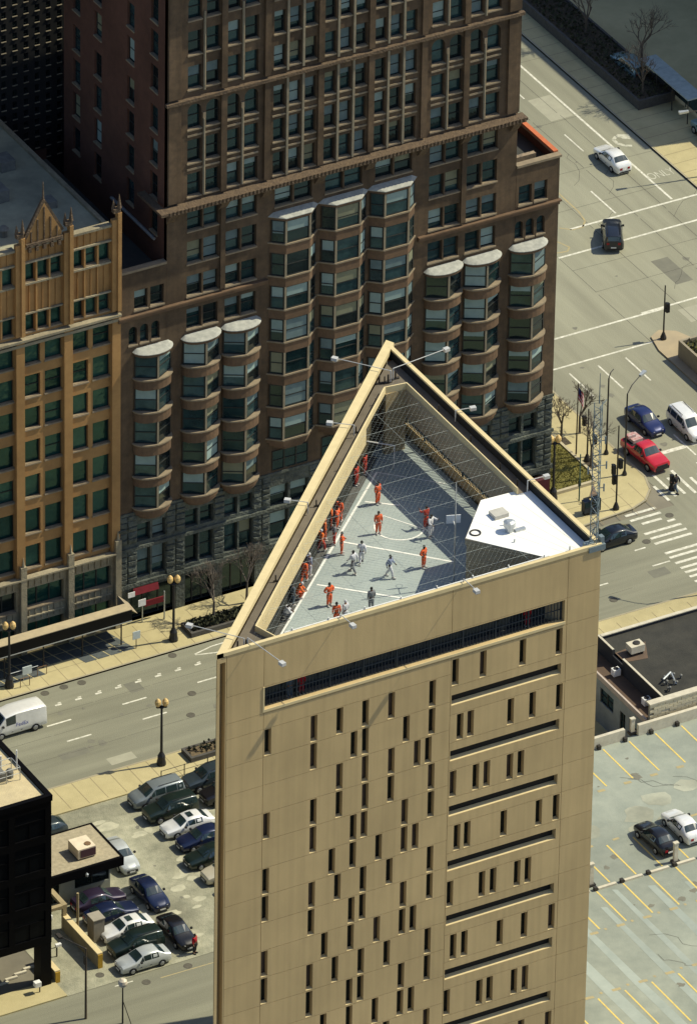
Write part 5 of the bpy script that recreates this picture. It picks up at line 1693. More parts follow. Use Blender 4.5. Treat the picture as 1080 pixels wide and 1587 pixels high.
signal(40.4, 24.3, 7.8, 'tall traffic signal pole on the rounded corner pavement by the news boxes', [(-.35, -.1, 4.1), (.05, -.35, 2.6), (.4, .1, 3.9)])
signal(57.0, 44.9, 5.1, 'traffic signal pole at the nose of the avenue island', [(-.3, 0, 2.9)], z=.16)
signal(45.9, 24.9, 1.25, 'short dark signal post at the end of the zebra crossing', [(0, 0, .95)], z=.02)
signal(42.0, 31.6, 4.9, 'dark signal pole by the lawn edge behind the lattice mast', [(.3, -.1, 3.8), (-.6, .1, 1.9)])


def cobra(x, y, h, label, arm, col=M_POLE, head=True, z=.15):
    t = thing('street_light', label, 'street light', (x, y, z), 0, 'single arm street lights')
    mb = MB(); mb.lathe((0, 0, 0), [(.2, 0), (.2, .15), (.1, .4)], 8); mb.tube((0, 0, .3), (0, 0, h), .09, .06, 8); mb.build('pole', col, t, local=True)
    p = Vector((0, 0, h)); q = Vector((*arm, h + .55)); m_ = Vector((arm[0] * .35, arm[1] * .35, h + .42))
    mb = MB(); mb.tube(p, m_, .045); mb.tube(m_, q, .04); mb.build('arm', col, t, local=True)
    if head:
        d = Vector((*arm, 0)).normalized(); n_ = Vector((-d.y, d.x, 0)) * .18
        a, b = q - d * .1, q + d * .75
        mb = MB(); mb.prism([tuple((a - n_ * .6)[:2]), tuple((b - n_)[:2]), tuple((b + n_)[:2]), tuple((a + n_ * .6)[:2])], q.z - .1, q.z + .08); mb.build('lamp_head', M_STEEL, t, local=True)
    return t


cobra(43.6, 28.4, 7.6, 'curved arm street light at the kerb beside the blue car', (1.9, 1.2))
cobra(43.9, 31.8, 0.9 + 6.2, 'dark street light pole at the kerb next to the red pickup', (.6, .3), head=False)
cobra(69.9 + 3.4, 66, 6, 'street light on the far pavement across the avenue', (-1.5, .3))
# off-frame lamp whose shadow falls on the street at right
cobra(42.0, 9.9, 8.2, 'street light on the near pavement just outside the right edge of the photo', (-1.2, 1.6))
fl = thing('flag_pole', 'tall pole with a red and white striped flag beside the corner lawn', 'flag', (41.75, 32.9, .15))
mb = MB(); mb.tube((0, 0, 0), (0, 0, 6.6), .07, .04, 8); mb.build('pole', mat('brown_pole', (.10, .075, .05), None, 3, .6), fl, local=True)
mb = MB()
for k in range(7):
    x0, x1 = .05 + k * .08, .05 + (k + 1) * .08
    for r_ in range(7):
        y0, y1 = .12 * math.sin(k * 1.1), .12 * math.sin((k + 1) * 1.1)
        dz0, dz1 = -k * .17, -(k + 1) * .17
        za, zb_ = 6.4 - r_ * .17, 6.4 - (r_ + 1) * .17
        mi = 2 if (k < 3 and r_ < 4) else r_ % 2
        mb.quad((x0, y0, za + dz0), (x1, y1, za + dz1), (x1, y1, zb_ + dz1), (x0, y0, zb_ + dz0), mi)
mb.build('flag', [mat('flag_red', (.4, .02, .05), None, 3, .8), mat('flag_white', (.65, .6, .6), None, 3, .8), mat('flag_blue', (.02, .03, .12), None, 3, .8)], fl, local=True)
t = thing('green_post', 'thin green post with a small dark sign on the corner pavement by the lawn', 'post', (38.4, 26.7, .15))
mb = MB(); mb.tube((0, 0, 0), (0, 0, 4.4), .06, .05); mb.build('post', mat('green_paint', (.06, .14, .11), None, 3, .5), t, local=True)
mb = MB(); mb.box(-.12, -.03, 1.4, .12, .03, 1.9); mb.build('plate', M_IRON, t, local=True)
for x, y, h, lb in ((37.9, 24.75, 1.3, 'wider dark news box at the kerb corner behind the mast'), (38.75, 24.65, 1.35, 'second dark news box from the prison corner, to the right of the mast')):
    t = thing('news_box', lb, 'news box', (x, y, .15), 0, 'news boxes on the corner')
    mb = MB(); mb.box(-.3, -.25, .25, .3, .25, h); mb.build('cabinet', mat('news_blue', (.02, .03, .045), None, 2, .5), t, local=True)
    mb = MB(); mb.box(-.24, -.27, .75, .24, -.252, h - .12); mb.build('window', M_GL[0], t, local=True)
    mb = MB(); mb.box(-.22, -.2, 0, .22, .2, .25); mb.build('foot', M_BLACK, t, local=True)
t = thing('yield_sign', 'small pale triangular sign on legs behind the news boxes', 'sign', (39.4, 26.2, .15))
mb = MB(); mb.add([(-.35, 0, .5), (.35, 0, .5), (0, 0, 1.6), (-.35, .05, .5), (.35, .05, .5), (0, .05, 1.6)], [(0, 1, 2), (5, 4, 3), (0, 3, 4, 1), (1, 4, 5, 2), (2, 5, 3, 0)]); mb.build('panel', mat('peach_panel', (.6, .42, .3), None, 3, .7), t, local=True)
mb = MB(); mb.box(-.9, -.05, .35, .6, .05, .5); mb.tube((.55, 0, 0), (.55, 0, 1.7), .04); mb.tube((-.8, 0, 0), (-.8, 0, .4), .04); mb.build('frame', M_IRON, t, local=True)


def tree(x, y, h, label, seed, spread=1.0, z=.15, group='bare street trees'):
    t = thing('bare_tree', label, 'tree', (x, y, z), RND.uniform(0, 6), group)
    r = random.Random(seed)
    tr, cr_ = MB(), MB()

    def grow(p, d, L, rad, lev):
        q = p + d * L
        (tr if lev == 0 else cr_).tube(p, q, rad, rad * .72, 5 if lev < 2 else 3, cap=False)
        if lev >= 5:
            return
        n_ = (4, 3, 3, 3, 3)[lev]
        for i in range(n_):
            a = r.uniform(0, 6.283)
            tilt = r.uniform(.25, .75) * spread
            o = d.orthogonal().normalized()
            o = Matrix.Rotation(a, 3, d) @ o
            nd = (d * math.cos(tilt) + o * math.sin(tilt) + Vector((0, 0, .16))).normalized()
            grow(q - d * L * r.uniform(0, .4) * (lev > 0), nd, L * r.uniform(.6, .8), max(rad * .55, .012), lev + 1)
    grow(Vector((0, 0, 0)), Vector((.02, .01, 1)).normalized(), h * .34, .09 + h * .006, 0)
    tr.build('trunk', M_BARK, t, local=True)
    c = cr_.build('crown', M_TWIG, t, local=True)
    return t


tree(4.2, 24.6, 5.8, 'bare grey street tree standing in the dark planter left of the prison', 3)
tree(7.9, 26.0, 5.6, 'second bare street tree from the left, half hidden by the prison edge', 8)
tree(41.5, 34.9, 5.2, 'bare tree at the back corner of the lawn beside the flag pole', 5)
tree(41.9, 30.8, 5.0, 'bare tree at the front of the lawn behind the lattice mast', 9)
tree(43.6, 35.5, 4.6, 'slight bare tree at the avenue kerb past the lawn', 12)
for i, (x, y, h) in enumerate(((75.2, 79, 6), (78, 84, 7), (76, 90, 6.5))):
    tree(x, y, h, ('nearest', 'middle', 'farthest')[i] + ' of the bare trees in shade across the avenue', 20 + i)
for x, y, w_ in ((41.7, 35.0, .55), (41.9, 30.9, .5)):
    g = MB(); g.prism([(x - w_, y - w_), (x + w_, y - w_), (x + w_, y + w_), (x - w_, y + w_)], .15, .17)
    struct('tree_pit', g, M_SOIL)
# bus shelter in the shade across the avenue
t = thing('bus_shelter', 'glass bus shelter in deep shade across the avenue at the top right', 'shelter', (77.4, 78, .15))
mb = MB(); mb.box(-.8, -4, 2.3, .8, 4, 2.42); mb.build('roof', mat('shelter_roof', (.35, .42, .42), (.25, .3, .3), 2, .4), t, local=True)
mb = MB()
for y in (-3.9, -1.3, 1.3, 3.9):
    mb.tube((.7, y, 0), (.7, y, 2.3), .05); mb.tube((-.7, y, 0), (-.7, y, 2.3), .05)
mb.build('post', M_IRON, t, local=True)
mb = MB(); mb.box(.66, -3.8, .3, .7, 3.8, 2.1); mb.build('pane', M_GL[1], t, local=True)
# ================================================================ vehicles
M_TYRE = mat('tyre', (.012, .012, .012), None, 5, .85)
M_RIM = mat('alloy', (.42, .43, .44), None, 5, .35, metal=.7)
M_CG = mat('car_glass', (.028, .05, .05), (.010, .018, .02), .6, .05, spec=.8, ior=1.6)
M_HEAD = mat('headlamp', (.75, .75, .72), None, 5, .15)
M_TAIL = mat('tail_lamp', (.32, .015, .02), None, 5, .25)
M_TRIM = mat('dark_trim', (.02, .02, .022), None, 4, .6)
M_PLATE = mat('number_plate', (.7, .7, .66), None, 4, .5)
PAINT0 = paint('base', (.5, .5, .5))

# stations: x, z_belt, half width, z_top (None outside the cabin), top half width
CARS = {
    'sedan': dict(L=4.65, st=[(2.32, .60, .60, None), (2.22, .72, .76, None), (1.7, .84, .86, None), (1.0, .95, .89, None), (.3, .98, .90, 1.44, .62), (-.4, .98, .90, 1.50, .66), (-1.1, .98, .90, 1.45, .62), (-1.8, 1.0, .88, None), (-2.2, .96, .80, None), (-2.32, .78, .66, None)], z0=.22, wb=1.38, wr=.32),
    'hatch': dict(L=4.2, st=[(2.1, .62, .60, None), (2.0, .76, .76, None), (1.5, .9, .85, None), (.95, 1.0, .87, None), (.2, 1.02, .88, 1.45, .60), (-.5, 1.02, .88, 1.5, .64), (-1.3, 1.03, .88, 1.46, .62), (-1.95, 1.05, .82, None), (-2.1, .85, .72, None)], z0=.24, wb=1.28, wr=.32),
    'suv': dict(L=4.7, st=[(2.33, .75, .66, None), (2.25, .92, .82, None), (1.7, 1.06, .90, None), (1.05, 1.12, .92, None), (.35, 1.14, .93, 1.70, .68), (-.6, 1.15, .93, 1.76, .71), (-1.6, 1.15, .93, 1.74, .70), (-2.15, 1.15, .90, 1.66, .66), (-2.33, 1.1, .84, None)], z0=.32, wb=1.4, wr=.37),
    'minivan': dict(L=4.85, st=[(2.4, .70, .64, None), (2.3, .84, .82, None), (1.85, 1.0, .92, None), (1.35, 1.08, .95, None), (.5, 1.1, .96, 1.68, .72), (-.5, 1.1, .96, 1.76, .76), (-1.6, 1.1, .96, 1.75, .75), (-2.2, 1.1, .93, 1.68, .70), (-2.4, 1.05, .87, None)], z0=.26, wb=1.45, wr=.34),
    'van': dict(L=5.6, st=[(2.8, .85, .72, None), (2.7, 1.02, .88, None), (2.15, 1.2, .98, None), (1.85, 1.24, 1.0, None), (1.2, 1.25, 1.0, 2.1, .82), (.2, 1.3, 1.0, 2.3, .86), (-1.5, 1.3, 1.0, 2.3, .86), (-2.6, 1.3, 1.0, 2.24, .84), (-2.8, 1.25, .96, 2.1, .8)], z0=.32, wb=1.7, wr=.37),
    'pickup': dict(L=5.3, st=[(2.65, .78, .72, None), (2.55, .98, .88, None), (1.9, 1.06, .93, None), (1.2, 1.12, .95, None), (.55, 1.14, .95, 1.72, .70), (-.1, 1.14, .95, 1.76, .72), (-.55, 1.14, .95, 1.70, .70), (-.72, 1.14, .95, None), (-.85, 1.12, .95, None), (-2.6, 1.1, .94, None), (-2.65, 1.0, .92, None)], z0=.36, wb=1.65, wr=.39),
}


def car_proto(kind, glass_rear=True):
    c = CARS[kind]
    root = thing('car_proto', 'x', 'car')
    st = c['st']
    z0 = c['z0']
    b = MB()
    rings = []
    for s_ in st:
        x, zb, hw, zt = s_[:4]
        if zt is None:
            half = [(hw * .9, z0), (hw, z0 + .16), (hw * 1.01, (z0 + zb) / 2 + .1), (hw * .97, zb - .03), (hw * .86, zb + .03), (hw * .62, zb + .055), (hw * .3, zb + .07)]
        else:
            wt = s_[4]
            half = [(hw * .9, z0), (hw, z0 + .16), (hw * 1.01, (z0 + zb) / 2 + .1), (hw * .97, zb), (wt + .03, zt - .08), (wt - .05, zt - .015), (wt * .5, zt + .015)]
        ring = [(x, -y, z) for y, z in half] + [(x, y, z) for y, z in reversed(half)]
        rings.append(ring)
    n = len(rings[0])
    vs = [p for r in rings for p in r]
    fs = []
    for i in range(len(rings) - 1):
        for j in range(n):
            k = (j + 1) % n
            fs.append((i * n + j, (i + 1) * n + j, (i + 1) * n + k, i * n + k))
    fs.append(tuple(range(n))); fs.append(tuple(range((len(rings) - 1) * n + n - 1, (len(rings) - 1) * n - 1, -1)))
    b.add(vs, fs)
    me = b.mesh('body', PAINT0, smooth=True)
    body = put('body', me, root)
    try:
        me.set_sharp_from_angle(angle=math.radians(38))
    except Exception:
        pass
    # glass: windscreen, rear and side windows lifted off the body by a centimetre
    cab = [i for i, s_ in enumerate(st) if s_[3] is not None]
    f0, f1 = cab[0], cab[-1]

    def lerp(p, q, t):
        return Vector(p).lerp(Vector(q), t)

    def pane(name, a, b_, c_, d_, mg=.06, off=.012):
        a, b_, c_, d_ = map(Vector, (a, b_, c_, d_))
        ce = (a + b_ + c_ + d_) / 4
        q = [p + (ce - p) * mg * 1.2 for p in (a, b_, c_, d_)]
        nn = (b_ - a).cross(d_ - a).normalized()
        if nn.dot(ce - Vector((0, 0, .8))) < 0:
            nn = -nn
        m = MB(); m.quad(*[p + nn * off for p in q])
        return m.build(name, M_CG, body, local=True)
    def screen(name, Ra, Rb, ta, tb, off):
        m = MB(); A, B = [], []
        for j in range(4, n - 4):
            p, q = Vector(Ra[j]), Vector(Rb[j])
            for L_, t in ((A, ta), (B, tb)):
                v = p.lerp(q, t); v.y *= .93
                L_.append(v + Vector((off * (1 if 'wind' in name[:4] else -1), 0, .022)))
        k = len(A)
        m.add(A + B, [(i, i + 1, k + i + 1, k + i) for i in range(k - 1)])
        return m.build(name, M_CG, body, local=True)
    screen('windscreen', rings[f0 - 1], rings[f0], .06, .9, .012)
    if f1 + 1 < len(rings) and kind != 'van':
        screen('rear_window', rings[f1], rings[f1 + 1], .12, .85, .012)
    for side in (0, 1):
        for ii, i in enumerate(range(f0, f1)):
            if kind == 'van' and ii > 0:
                continue
            A, B = rings[i], rings[i + 1]
            j0, j1 = (3, 4) if side == 0 else (n - 4, n - 5)
            pane('side_window', A[j0], B[j0], B[j1], A[j1], .07)
        # quarter windows over the sloping pillars
        if kind in ('sedan', 'hatch', 'suv', 'minivan'):
            j0, j1 = (3, 4) if side == 0 else (n - 4, n - 5)
            A, B = rings[f0 - 1], rings[f0]
            p = lerp(A[j0], B[j0], .42)
            m = MB(); sg = -1 if side == 0 else 1
            m.add([(p.x, p.y + .02 * sg, p.z + .03), (B[j0][0] + .02, B[j0][1] + .012 * sg, B[j0][2] + .03), (B[j1][0] + .02, B[j1][1] + .015 * sg, B[j1][2] - .03)], [(0, 1, 2)])
            m.build('quarter_window', M_CG, body, local=True)
    # wheels
    for sx in (c['wb'], -c['wb'] + .05):
        for sy in (-1, 1):
            hw = .90 if kind in ('sedan', 'hatch') else .95 if kind != 'van' else 1.0
            if kind == 'hatch':
                hw = .88
            m = MB(); r_ = c['wr']
            m.tube((0, -.11 * sy, 0), (0, .1 * sy, 0), r_, r_, 16)
            wo = m.build('wheel', M_TYRE, root, local=True); wo.location = (sx, (hw - .07) * sy, r_)
            m = MB(); m.lathe((0, 0, 0), [(r_ * .62, 0), (r_ * .55, .02), (r_ * .2, .035)], 10)
            ro = m.build('rim', M_RIM, wo, local=True); ro.rotation_euler = (-math.pi / 2 * sy, 0, 0); ro.location = (0, .1 * sy, 0)
            m = MB()
            for k in range(9):
                a0, a1 = math.pi * k / 9, math.pi * (k + 1) / 9
                rr = r_ * 1.13
                m.quad((sx + rr * math.cos(a0), (hw + .012) * sy, r_ + rr * math.sin(a0)), (sx + rr * math.cos(a1), (hw + .012) * sy, r_ + rr * math.sin(a1)),
                       (sx + rr * math.cos(a1) * .9, (hw - .05) * sy, r_ + rr * math.sin(a1) * .9), (sx + rr * math.cos(a0) * .9, (hw - .05) * sy, r_ + rr * math.sin(a0) * .9))
            m.build('wheel_arch', M_TRIM, root, local=True)
    xf, xb = st[0][0], st[-1][0]
    zl = st[0][1]
    for sy in (-1, 1):
        m = MB(); m.prism([(xf - .16, .42 * sy), (xf + .0, .40 * sy), (xf - .1, .70 * sy), (xf - .3, .74 * sy)][::sy], zl - .06, zl + .10); m.build('headlight', M_HEAD, root, local=True)
        m = MB(); zt_ = st[-1][1]; w_ = st[-1][2]; m.box(xb - .02, w_ * .62 * sy - .13, zt_ - .22, xb + .1, w_ * .62 * sy + .13, zt_ + .0); m.build('taillight', M_TAIL, root, local=True)
        m = MB(); xm = st[f0 - 1][0] - .35; m.box(xm - .09, 1.0 * sy - .09, st[f0][1] - .02, xm + .07, 1.0 * sy + .09, st[f0][1] + .13); m.build('mirror', M_TRIM, root, local=True)
    m = MB(); m.box(xf - .1, -.5, z0 + .06, xf + .03, .5, z0 + .3); m.box(xb - .03, -.6, z0 + .04, xb + .08, .6, z0 + .16); m.build('bumper', M_TRIM, root, local=True)
    m = MB(); m.box(xf + .03, -.25, z0 + .1, xf + .045, .25, z0 + .22); m.box(xb - .05, -.25, z0 + .22, xb - .02, .25, z0 + .36); m.build('number_plate', M_PLATE, root, local=True)
    m = MB()
    hw = max(s_[2] for s_ in st) + .013
    for x in ([.35, -.55] if kind != 'pickup' else [.5, -.55]):
        for sy in (-1, 1):
            m.box(x - .02 + .2, hw * sy - .01, z0 + .25, x + .14 + .2, hw * sy + .01, z0 + .62 if kind == 'zz' else z0 + .29)
    m.build('door_handle', M_TRIM, root, local=True)
    if kind == 'pickup':
        m = MB(); m.box(2.6, -.7, .42, 2.72, .7, .72); m.box(2.58, -.55, .74, 2.69, .55, .9); m.build('grille', M_TRIM, root, local=True)
        m = MB(); m.box(-2.5, -.78, 1.185, -.95, .78, 1.195); m.build('load_bed', M_TRIM, root, local=True)
        m = MB(); m.box(-2.45, -.5, 1.2, -1.2, .55, 1.5); m.box(-2.2, -.7, 1.5, -1.7, .1, 1.75); m.build('cargo', mat('cargo_red', (.35, .1, .1), (.5, .45, .42), 3, .8), root, local=True)
    if kind in ('suv', 'minivan'):
        m = MB()
        for sy in (-1, 1):
            m.tube((.1, .6 * sy, 1.8), (-1.9, .6 * sy, 1.8), .025)
        m.build('roof_rail', M_TRIM, root, local=True)
    return root


PROTO = {}
_first = {}


def car(kind, x, y, ang, colour, label, cat='car', z=.03, group='vehicles', sunroof=False, name='parked_car', metal=.25, extra=None):
    P = paint(colour[0], colour[1], metal=metal)
    if kind not in PROTO:
        PROTO[kind] = car_proto(kind)
        r = PROTO[kind]; _first[kind] = True
        for o in [r] + [k for k in r.children_recursive]:
            if o.data is not None:
                for sl in o.material_slots:
                    if sl.material == PAINT0:
                        sl.link = 'OBJECT'; sl.material = P
    else:
        r = dup(PROTO[kind], (x, y, z), 0, swap=None)
        for o in r.children_recursive:
            if o.data is not None and o.data.materials and o.data.materials[0] == PAINT0:
                o.material_slots[0].link = 'OBJECT'; o.material_slots[0].material = P
    r.name = name
    r.location = (x, y, z)
    r.rotation_euler = (0, 0, math.radians(ang))
    sc_ = .88 if kind == 'van' else .9
    r.scale = (sc_, sc_, sc_ * 1.02)
    WL[r.name] = (x, y, z)
    r['label'] = label; r['category'] = cat; r['group'] = group
    if sunroof:
        m = MB(); m.box(-.45, -.36, 1.517, .05, .36, 1.525); o = m.build('sunroof', M_CG, r, local=True)
    return r


GL_ = 'cars in the parking lot'
NV = ('navy', (.008, .016, .055)); BKc = ('black', (.008, .008, .010)); SIL = ('silver', (.50, .53, .53)); WHT = ('white', (.82, .82, .80)); GRN = ('bottle_green', (.010, .022, .018))
GRY = ('grey', (.21, .24, .25)); RED = ('red', (.48, .015, .03)); BLU = ('blue', (.012, .022, .10)); PUR = ('plum', (.03, .02, .045)); CRM = ('cream', (.62, .56, .42)); SLATE = ('slate', (.035, .05, .06))
car('minivan', -11.3, 5.15, 180, GRY, 'silver grey minivan at the pavement end of the right hand row in the lot', group=GL_)
car('suv', -11.3, 2.9, 180, GRN, 'dark green estate car between the grey minivan and the white coupe', group=GL_)
car('sedan', -10.9, -1.6, 180, NV, 'dark blue sedan next to the white sunroof sedan, nearer the viewer', group=GL_)
car('sedan', -11.1, .55, 180, WHT, 'white sedan with a dark sunroof in the middle of the right hand row', group=GL_, sunroof=True)
car('sedan', -11.5, -3.95, 180, GRN, 'dark green sedan below the dark blue one, its nose out of the row', group=GL_)
car('hatch', -11.5, -6.3, 180, CRM, 'cream hatchback whose nose just shows beside the prison edge', group=GL_)
car('sedan', -11.0, -8.6, 180, PUR, 'dark sedan almost wholly hidden behind the prison edge', group=GL_)
car('sedan', -11.2, -10.8, 180, BKc, 'black car hidden behind the prison edge, lowest of the right hand row', group=GL_)
car('suv', -6.7, 5.2, 180, SLATE, 'slate blue four wheel drive at the top of the row against the prison edge', group=GL_)
car('suv', -6.4, 2.9, 180, BKc, 'black estate car behind the green one, against the prison edge', group=GL_)
car('sedan', -17.5, -.8, -92, SIL, 'silver sedan parked nose to the viewer against the hut wall', group=GL_)
car('sedan', -17.9, -6.2, -90, NV, 'dark blue sedan standing alone in the drive of the lot', group=GL_)
car('sedan', -18.5, -11.6, -90, BKc, 'black sedan nearest the person in red in the lot', group=GL_)
car('sedan', -21.7, -5.2, 0, PUR, 'dark plum car at the hut end of the left hand row', group=GL_)
car('sedan', -21.7, -7.2, 0, NV, 'navy car parked between the plum car and the white one in the left row', group=GL_)
car('sedan', -21.6, -9.45, 180, WHT, 'white car with a dark sunroof in the left hand row', group=GL_, sunroof=True)
car('suv', -22.0, -11.6, 180, GRN, 'dark green off-roader between the white car and the silver sedan of the left row', group=GL_)
car('sedan', -22.4, -13.55, 180, SIL, 'silver sedan at the street end of the left hand row', group=GL_)
car('hatch', -21.2, 4.8, 180, SLATE, 'dark car half hidden behind the hut roof', group=GL_)
car('hatch', -27.6, -5.0, 0, WHT, 'white car under the tan frame beside the black block', group=GL_)
v = car('van', -16.4, 18.7, 180, WHT, 'white delivery van with small blue lettering at the left edge of the street', 'van', .02, 'vehicles on the street', name='delivery_van', metal=0)
fc = bpy.data.curves.new('van_word', 'FONT'); fc.body = 'FedEx'; fc.size = .5; fc.align_x = 'CENTER'
to = bpy.data.objects.new('tmp', fc); COL.objects.link(to); me = bpy.data.meshes.new_from_object(to); bpy.data.objects.remove(to)
me.materials.append(mat('logo_blue', (.06, .08, .38), None, 3, .5))
# side of the van that faces the viewer is its left flank (+y in van space, van turned round)
put('lettering', me, v, (-.35, 1.02, 1.02), (math.radians(90), 0, math.radians(180)))
car('van', -18.4, 23.9, 180, ('pale_blue', (.48, .58, .58)), 'pale blue truck standing under the canopy shade at the far left', 'truck', .15, 'vehicles on the street', name='delivery_truck')
CG_ = 'vehicles on the avenue and crossing'
car('sedan', 67.8, 71.5, 90, WHT, 'white sedan driving away up the avenue near the lane word', z=.02, group=CG_, name='moving_car', metal=0)
car('suv', 61.4, 60.6, 62, ('ink', (.012, .016, .026)), 'dark estate car turning onto the avenue between the zebra lines', z=.02, group=CG_, name='moving_car')
car('sedan', 48.9, 34.2, -88, BLU, 'dark blue car waiting beside the red pickup', z=.02, group=CG_, name='moving_car')
car('pickup', 46.3, 29.7, -86, RED, 'red pickup truck with cargo stopped at the zebra crossing', 'pickup truck', .02, CG_, name='pickup_truck', metal=0)
car('minivan', 51.6, 32.0, -91, WHT, 'white minivan waiting at the stop line by the right edge', z=.02, group=CG_, name='moving_car', metal=0)
car('sedan', 37.6, 20.3, 180, ('midnight', (.008, .012, .02)), 'black sedan with red tail lamps just behind the prison corner', z=.02, group=CG_, name='moving_car')
car('suv', 76.8, 84, 90, ('teal', (.2, .3, .31)), 'pale teal van parked in shade across the avenue, farther one', z=.15, group=CG_)
car('suv', 77.2, 71.2, 90, ('teal', (.2, .3, .31)), 'pale teal estate parked in shade across the avenue, nearer one', z=.15, group=CG_)
car('sedan', 16.15, -22.5, 92, BKc, 'black sedan parked on the deck beside the white car', z=4.015, group='cars on the parking deck')
car('sedan', 18.7, -22.1, 90, WHT, 'white car on the parking deck at the right edge', z=4.015, group='cars on the parking deck', metal=0)
# ================================================================ people
SKIN = [mat('skin_a', (.32, .18, .11), None, 8, .6), mat('skin_b', (.11, .06, .04), None, 8, .6), mat('skin_c', (.42, .26, .18), None, 8, .6)]
HAIRM = mat('dark_hair', (.015, .012, .010), None, 8, .7)
SHOE = mat('white_shoe', (.6, .6, .58), None, 8, .6)
CLOTH = {'orange': mat('cloth_orange', (.78, .135, .035), (.66, .105, .028), 5, .9), 'red': mat('cloth_red', (.46, .05, .03), None, 5, .9), 'white': mat('cloth_white', (.66, .67, .72), (.57, .58, .63), 5, .9),
         'grey': mat('cloth_grey', (.22, .23, .25), None, 5, .9), 'blue': mat('cloth_blue', (.26, .31, .46), None, 5, .9), 'slate': mat('cloth_slate', (.10, .13, .17), None, 5, .9), 'dark': mat('cloth_dark', (.02, .02, .025), None, 5, .9), 'crimson': mat('cloth_crimson', (.36, .01, .02), None, 5, .9), 'brightorange': mat('cloth_bright_orange', (.85, .19, .04), None, 5, .9)}


def skin_mesh(name, verts, edges, radii, root, sub=1):
    me = bpy.data.meshes.new(name)
    me.from_pydata(verts, edges, [])
    o = bpy.data.objects.new('tmp_' + name, me); COL.objects.link(o)
    md = o.modifiers.new('skin', 'SKIN'); md.use_smooth_shade = True
    if not me.skin_vertices:
        bpy.context.view_layer.objects.active = o
        o.select_set(True)
    for i, r in enumerate(radii):
        sv = me.skin_vertices[0].data[i]
        sv.radius = r if isinstance(r, tuple) else (r, r)
        sv.use_root = (i == root)
    if sub:
        m2 = o.modifiers.new('sub', 'SUBSURF'); m2.levels = sub; m2.render_levels = sub
    dg = bpy.context.evaluated_depsgraph_get()
    out = bpy.data.meshes.new_from_object(o.evaluated_get(dg))
    out.name = name
    bpy.data.objects.remove(o)
    return out


def pose(kind):
    """joint positions, facing -Y"""
    J = dict(pel=(0, 0, .96), wst=(0, .0, 1.10), che=(0, .01, 1.32), nek=(0, .0, 1.49), hed=(0, -.02, 1.62), top=(0, -.01, 1.72))
    for s_, n_ in ((-1, 'L'), (1, 'R')):
        J['sho' + n_] = (.19 * s_, 0, 1.43); J['elb' + n_] = (.25 * s_, .03, 1.15); J['wri' + n_] = (.24 * s_, -.05, .90)
        J['hip' + n_] = (.10 * s_, 0, .90); J['kne' + n_] = (.11 * s_, -.02, .50); J['ank' + n_] = (.12 * s_, .02, .09); J['toe' + n_] = (.13 * s_, -.14, .05)
    if kind == 'akimbo':
        for s_, n_ in ((-1, 'L'), (1, 'R')):
            J['elb' + n_] = (.40 * s_, .06, 1.20); J['wri' + n_] = (.20 * s_, -.06, 1.03)
    if kind == 'cross':
        for s_, n_ in ((-1, 'L'), (1, 'R')):
            J['elb' + n_] = (.27 * s_, -.04, 1.18); J['wri' + n_] = (-.02 * s_, -.24, 1.22 + .03 * s_)
    if kind == 'walk':
        J['kneL'] = (-.1, -.2, .52); J['ankL'] = (-.1, -.24, .10); J['toeL'] = (-.1, -.40, .07)
        J['kneR'] = (.1, .08, .50); J['ankR'] = (.1, .33, .15); J['toeR'] = (.1, .22, .05)
        J['elbL'] = (-.26, .16, 1.17); J['wriL'] = (-.25, .12, .93); J['elbR'] = (.26, -.08, 1.17); J['wriR'] = (.24, -.26, 1.0)
    if kind == 'reach':
        J['elbR'] = (.30, -.20, 1.30); J['wriR'] = (.22, -.40, 1.42); J['elbL'] = (-.32, -.12, 1.22); J['wriL'] = (-.24, -.34, 1.16)
    if kind == 'crouch':
        J.update(pel=(0, .16, .42), wst=(0, .10, .56), che=(0, -.02, .76), nek=(0, -.10, .92), hed=(0, -.17, 1.03), top=(0, -.2, 1.13))
        for s_, n_ in ((-1, 'L'), (1, 'R')):
            J['sho' + n_] = (.19 * s_, -.06, .87); J['elb' + n_] = (.27 * s_, -.2, .62); J['wri' + n_] = (.12 * s_, -.36, .56)
            J['hip' + n_] = (.11 * s_, .14, .40); J['kne' + n_] = (.17 * s_, -.24, .47); J['ank' + n_] = (.14 * s_, .02, .09); J['toe' + n_] = (.15 * s_, -.14, .05)
    return J


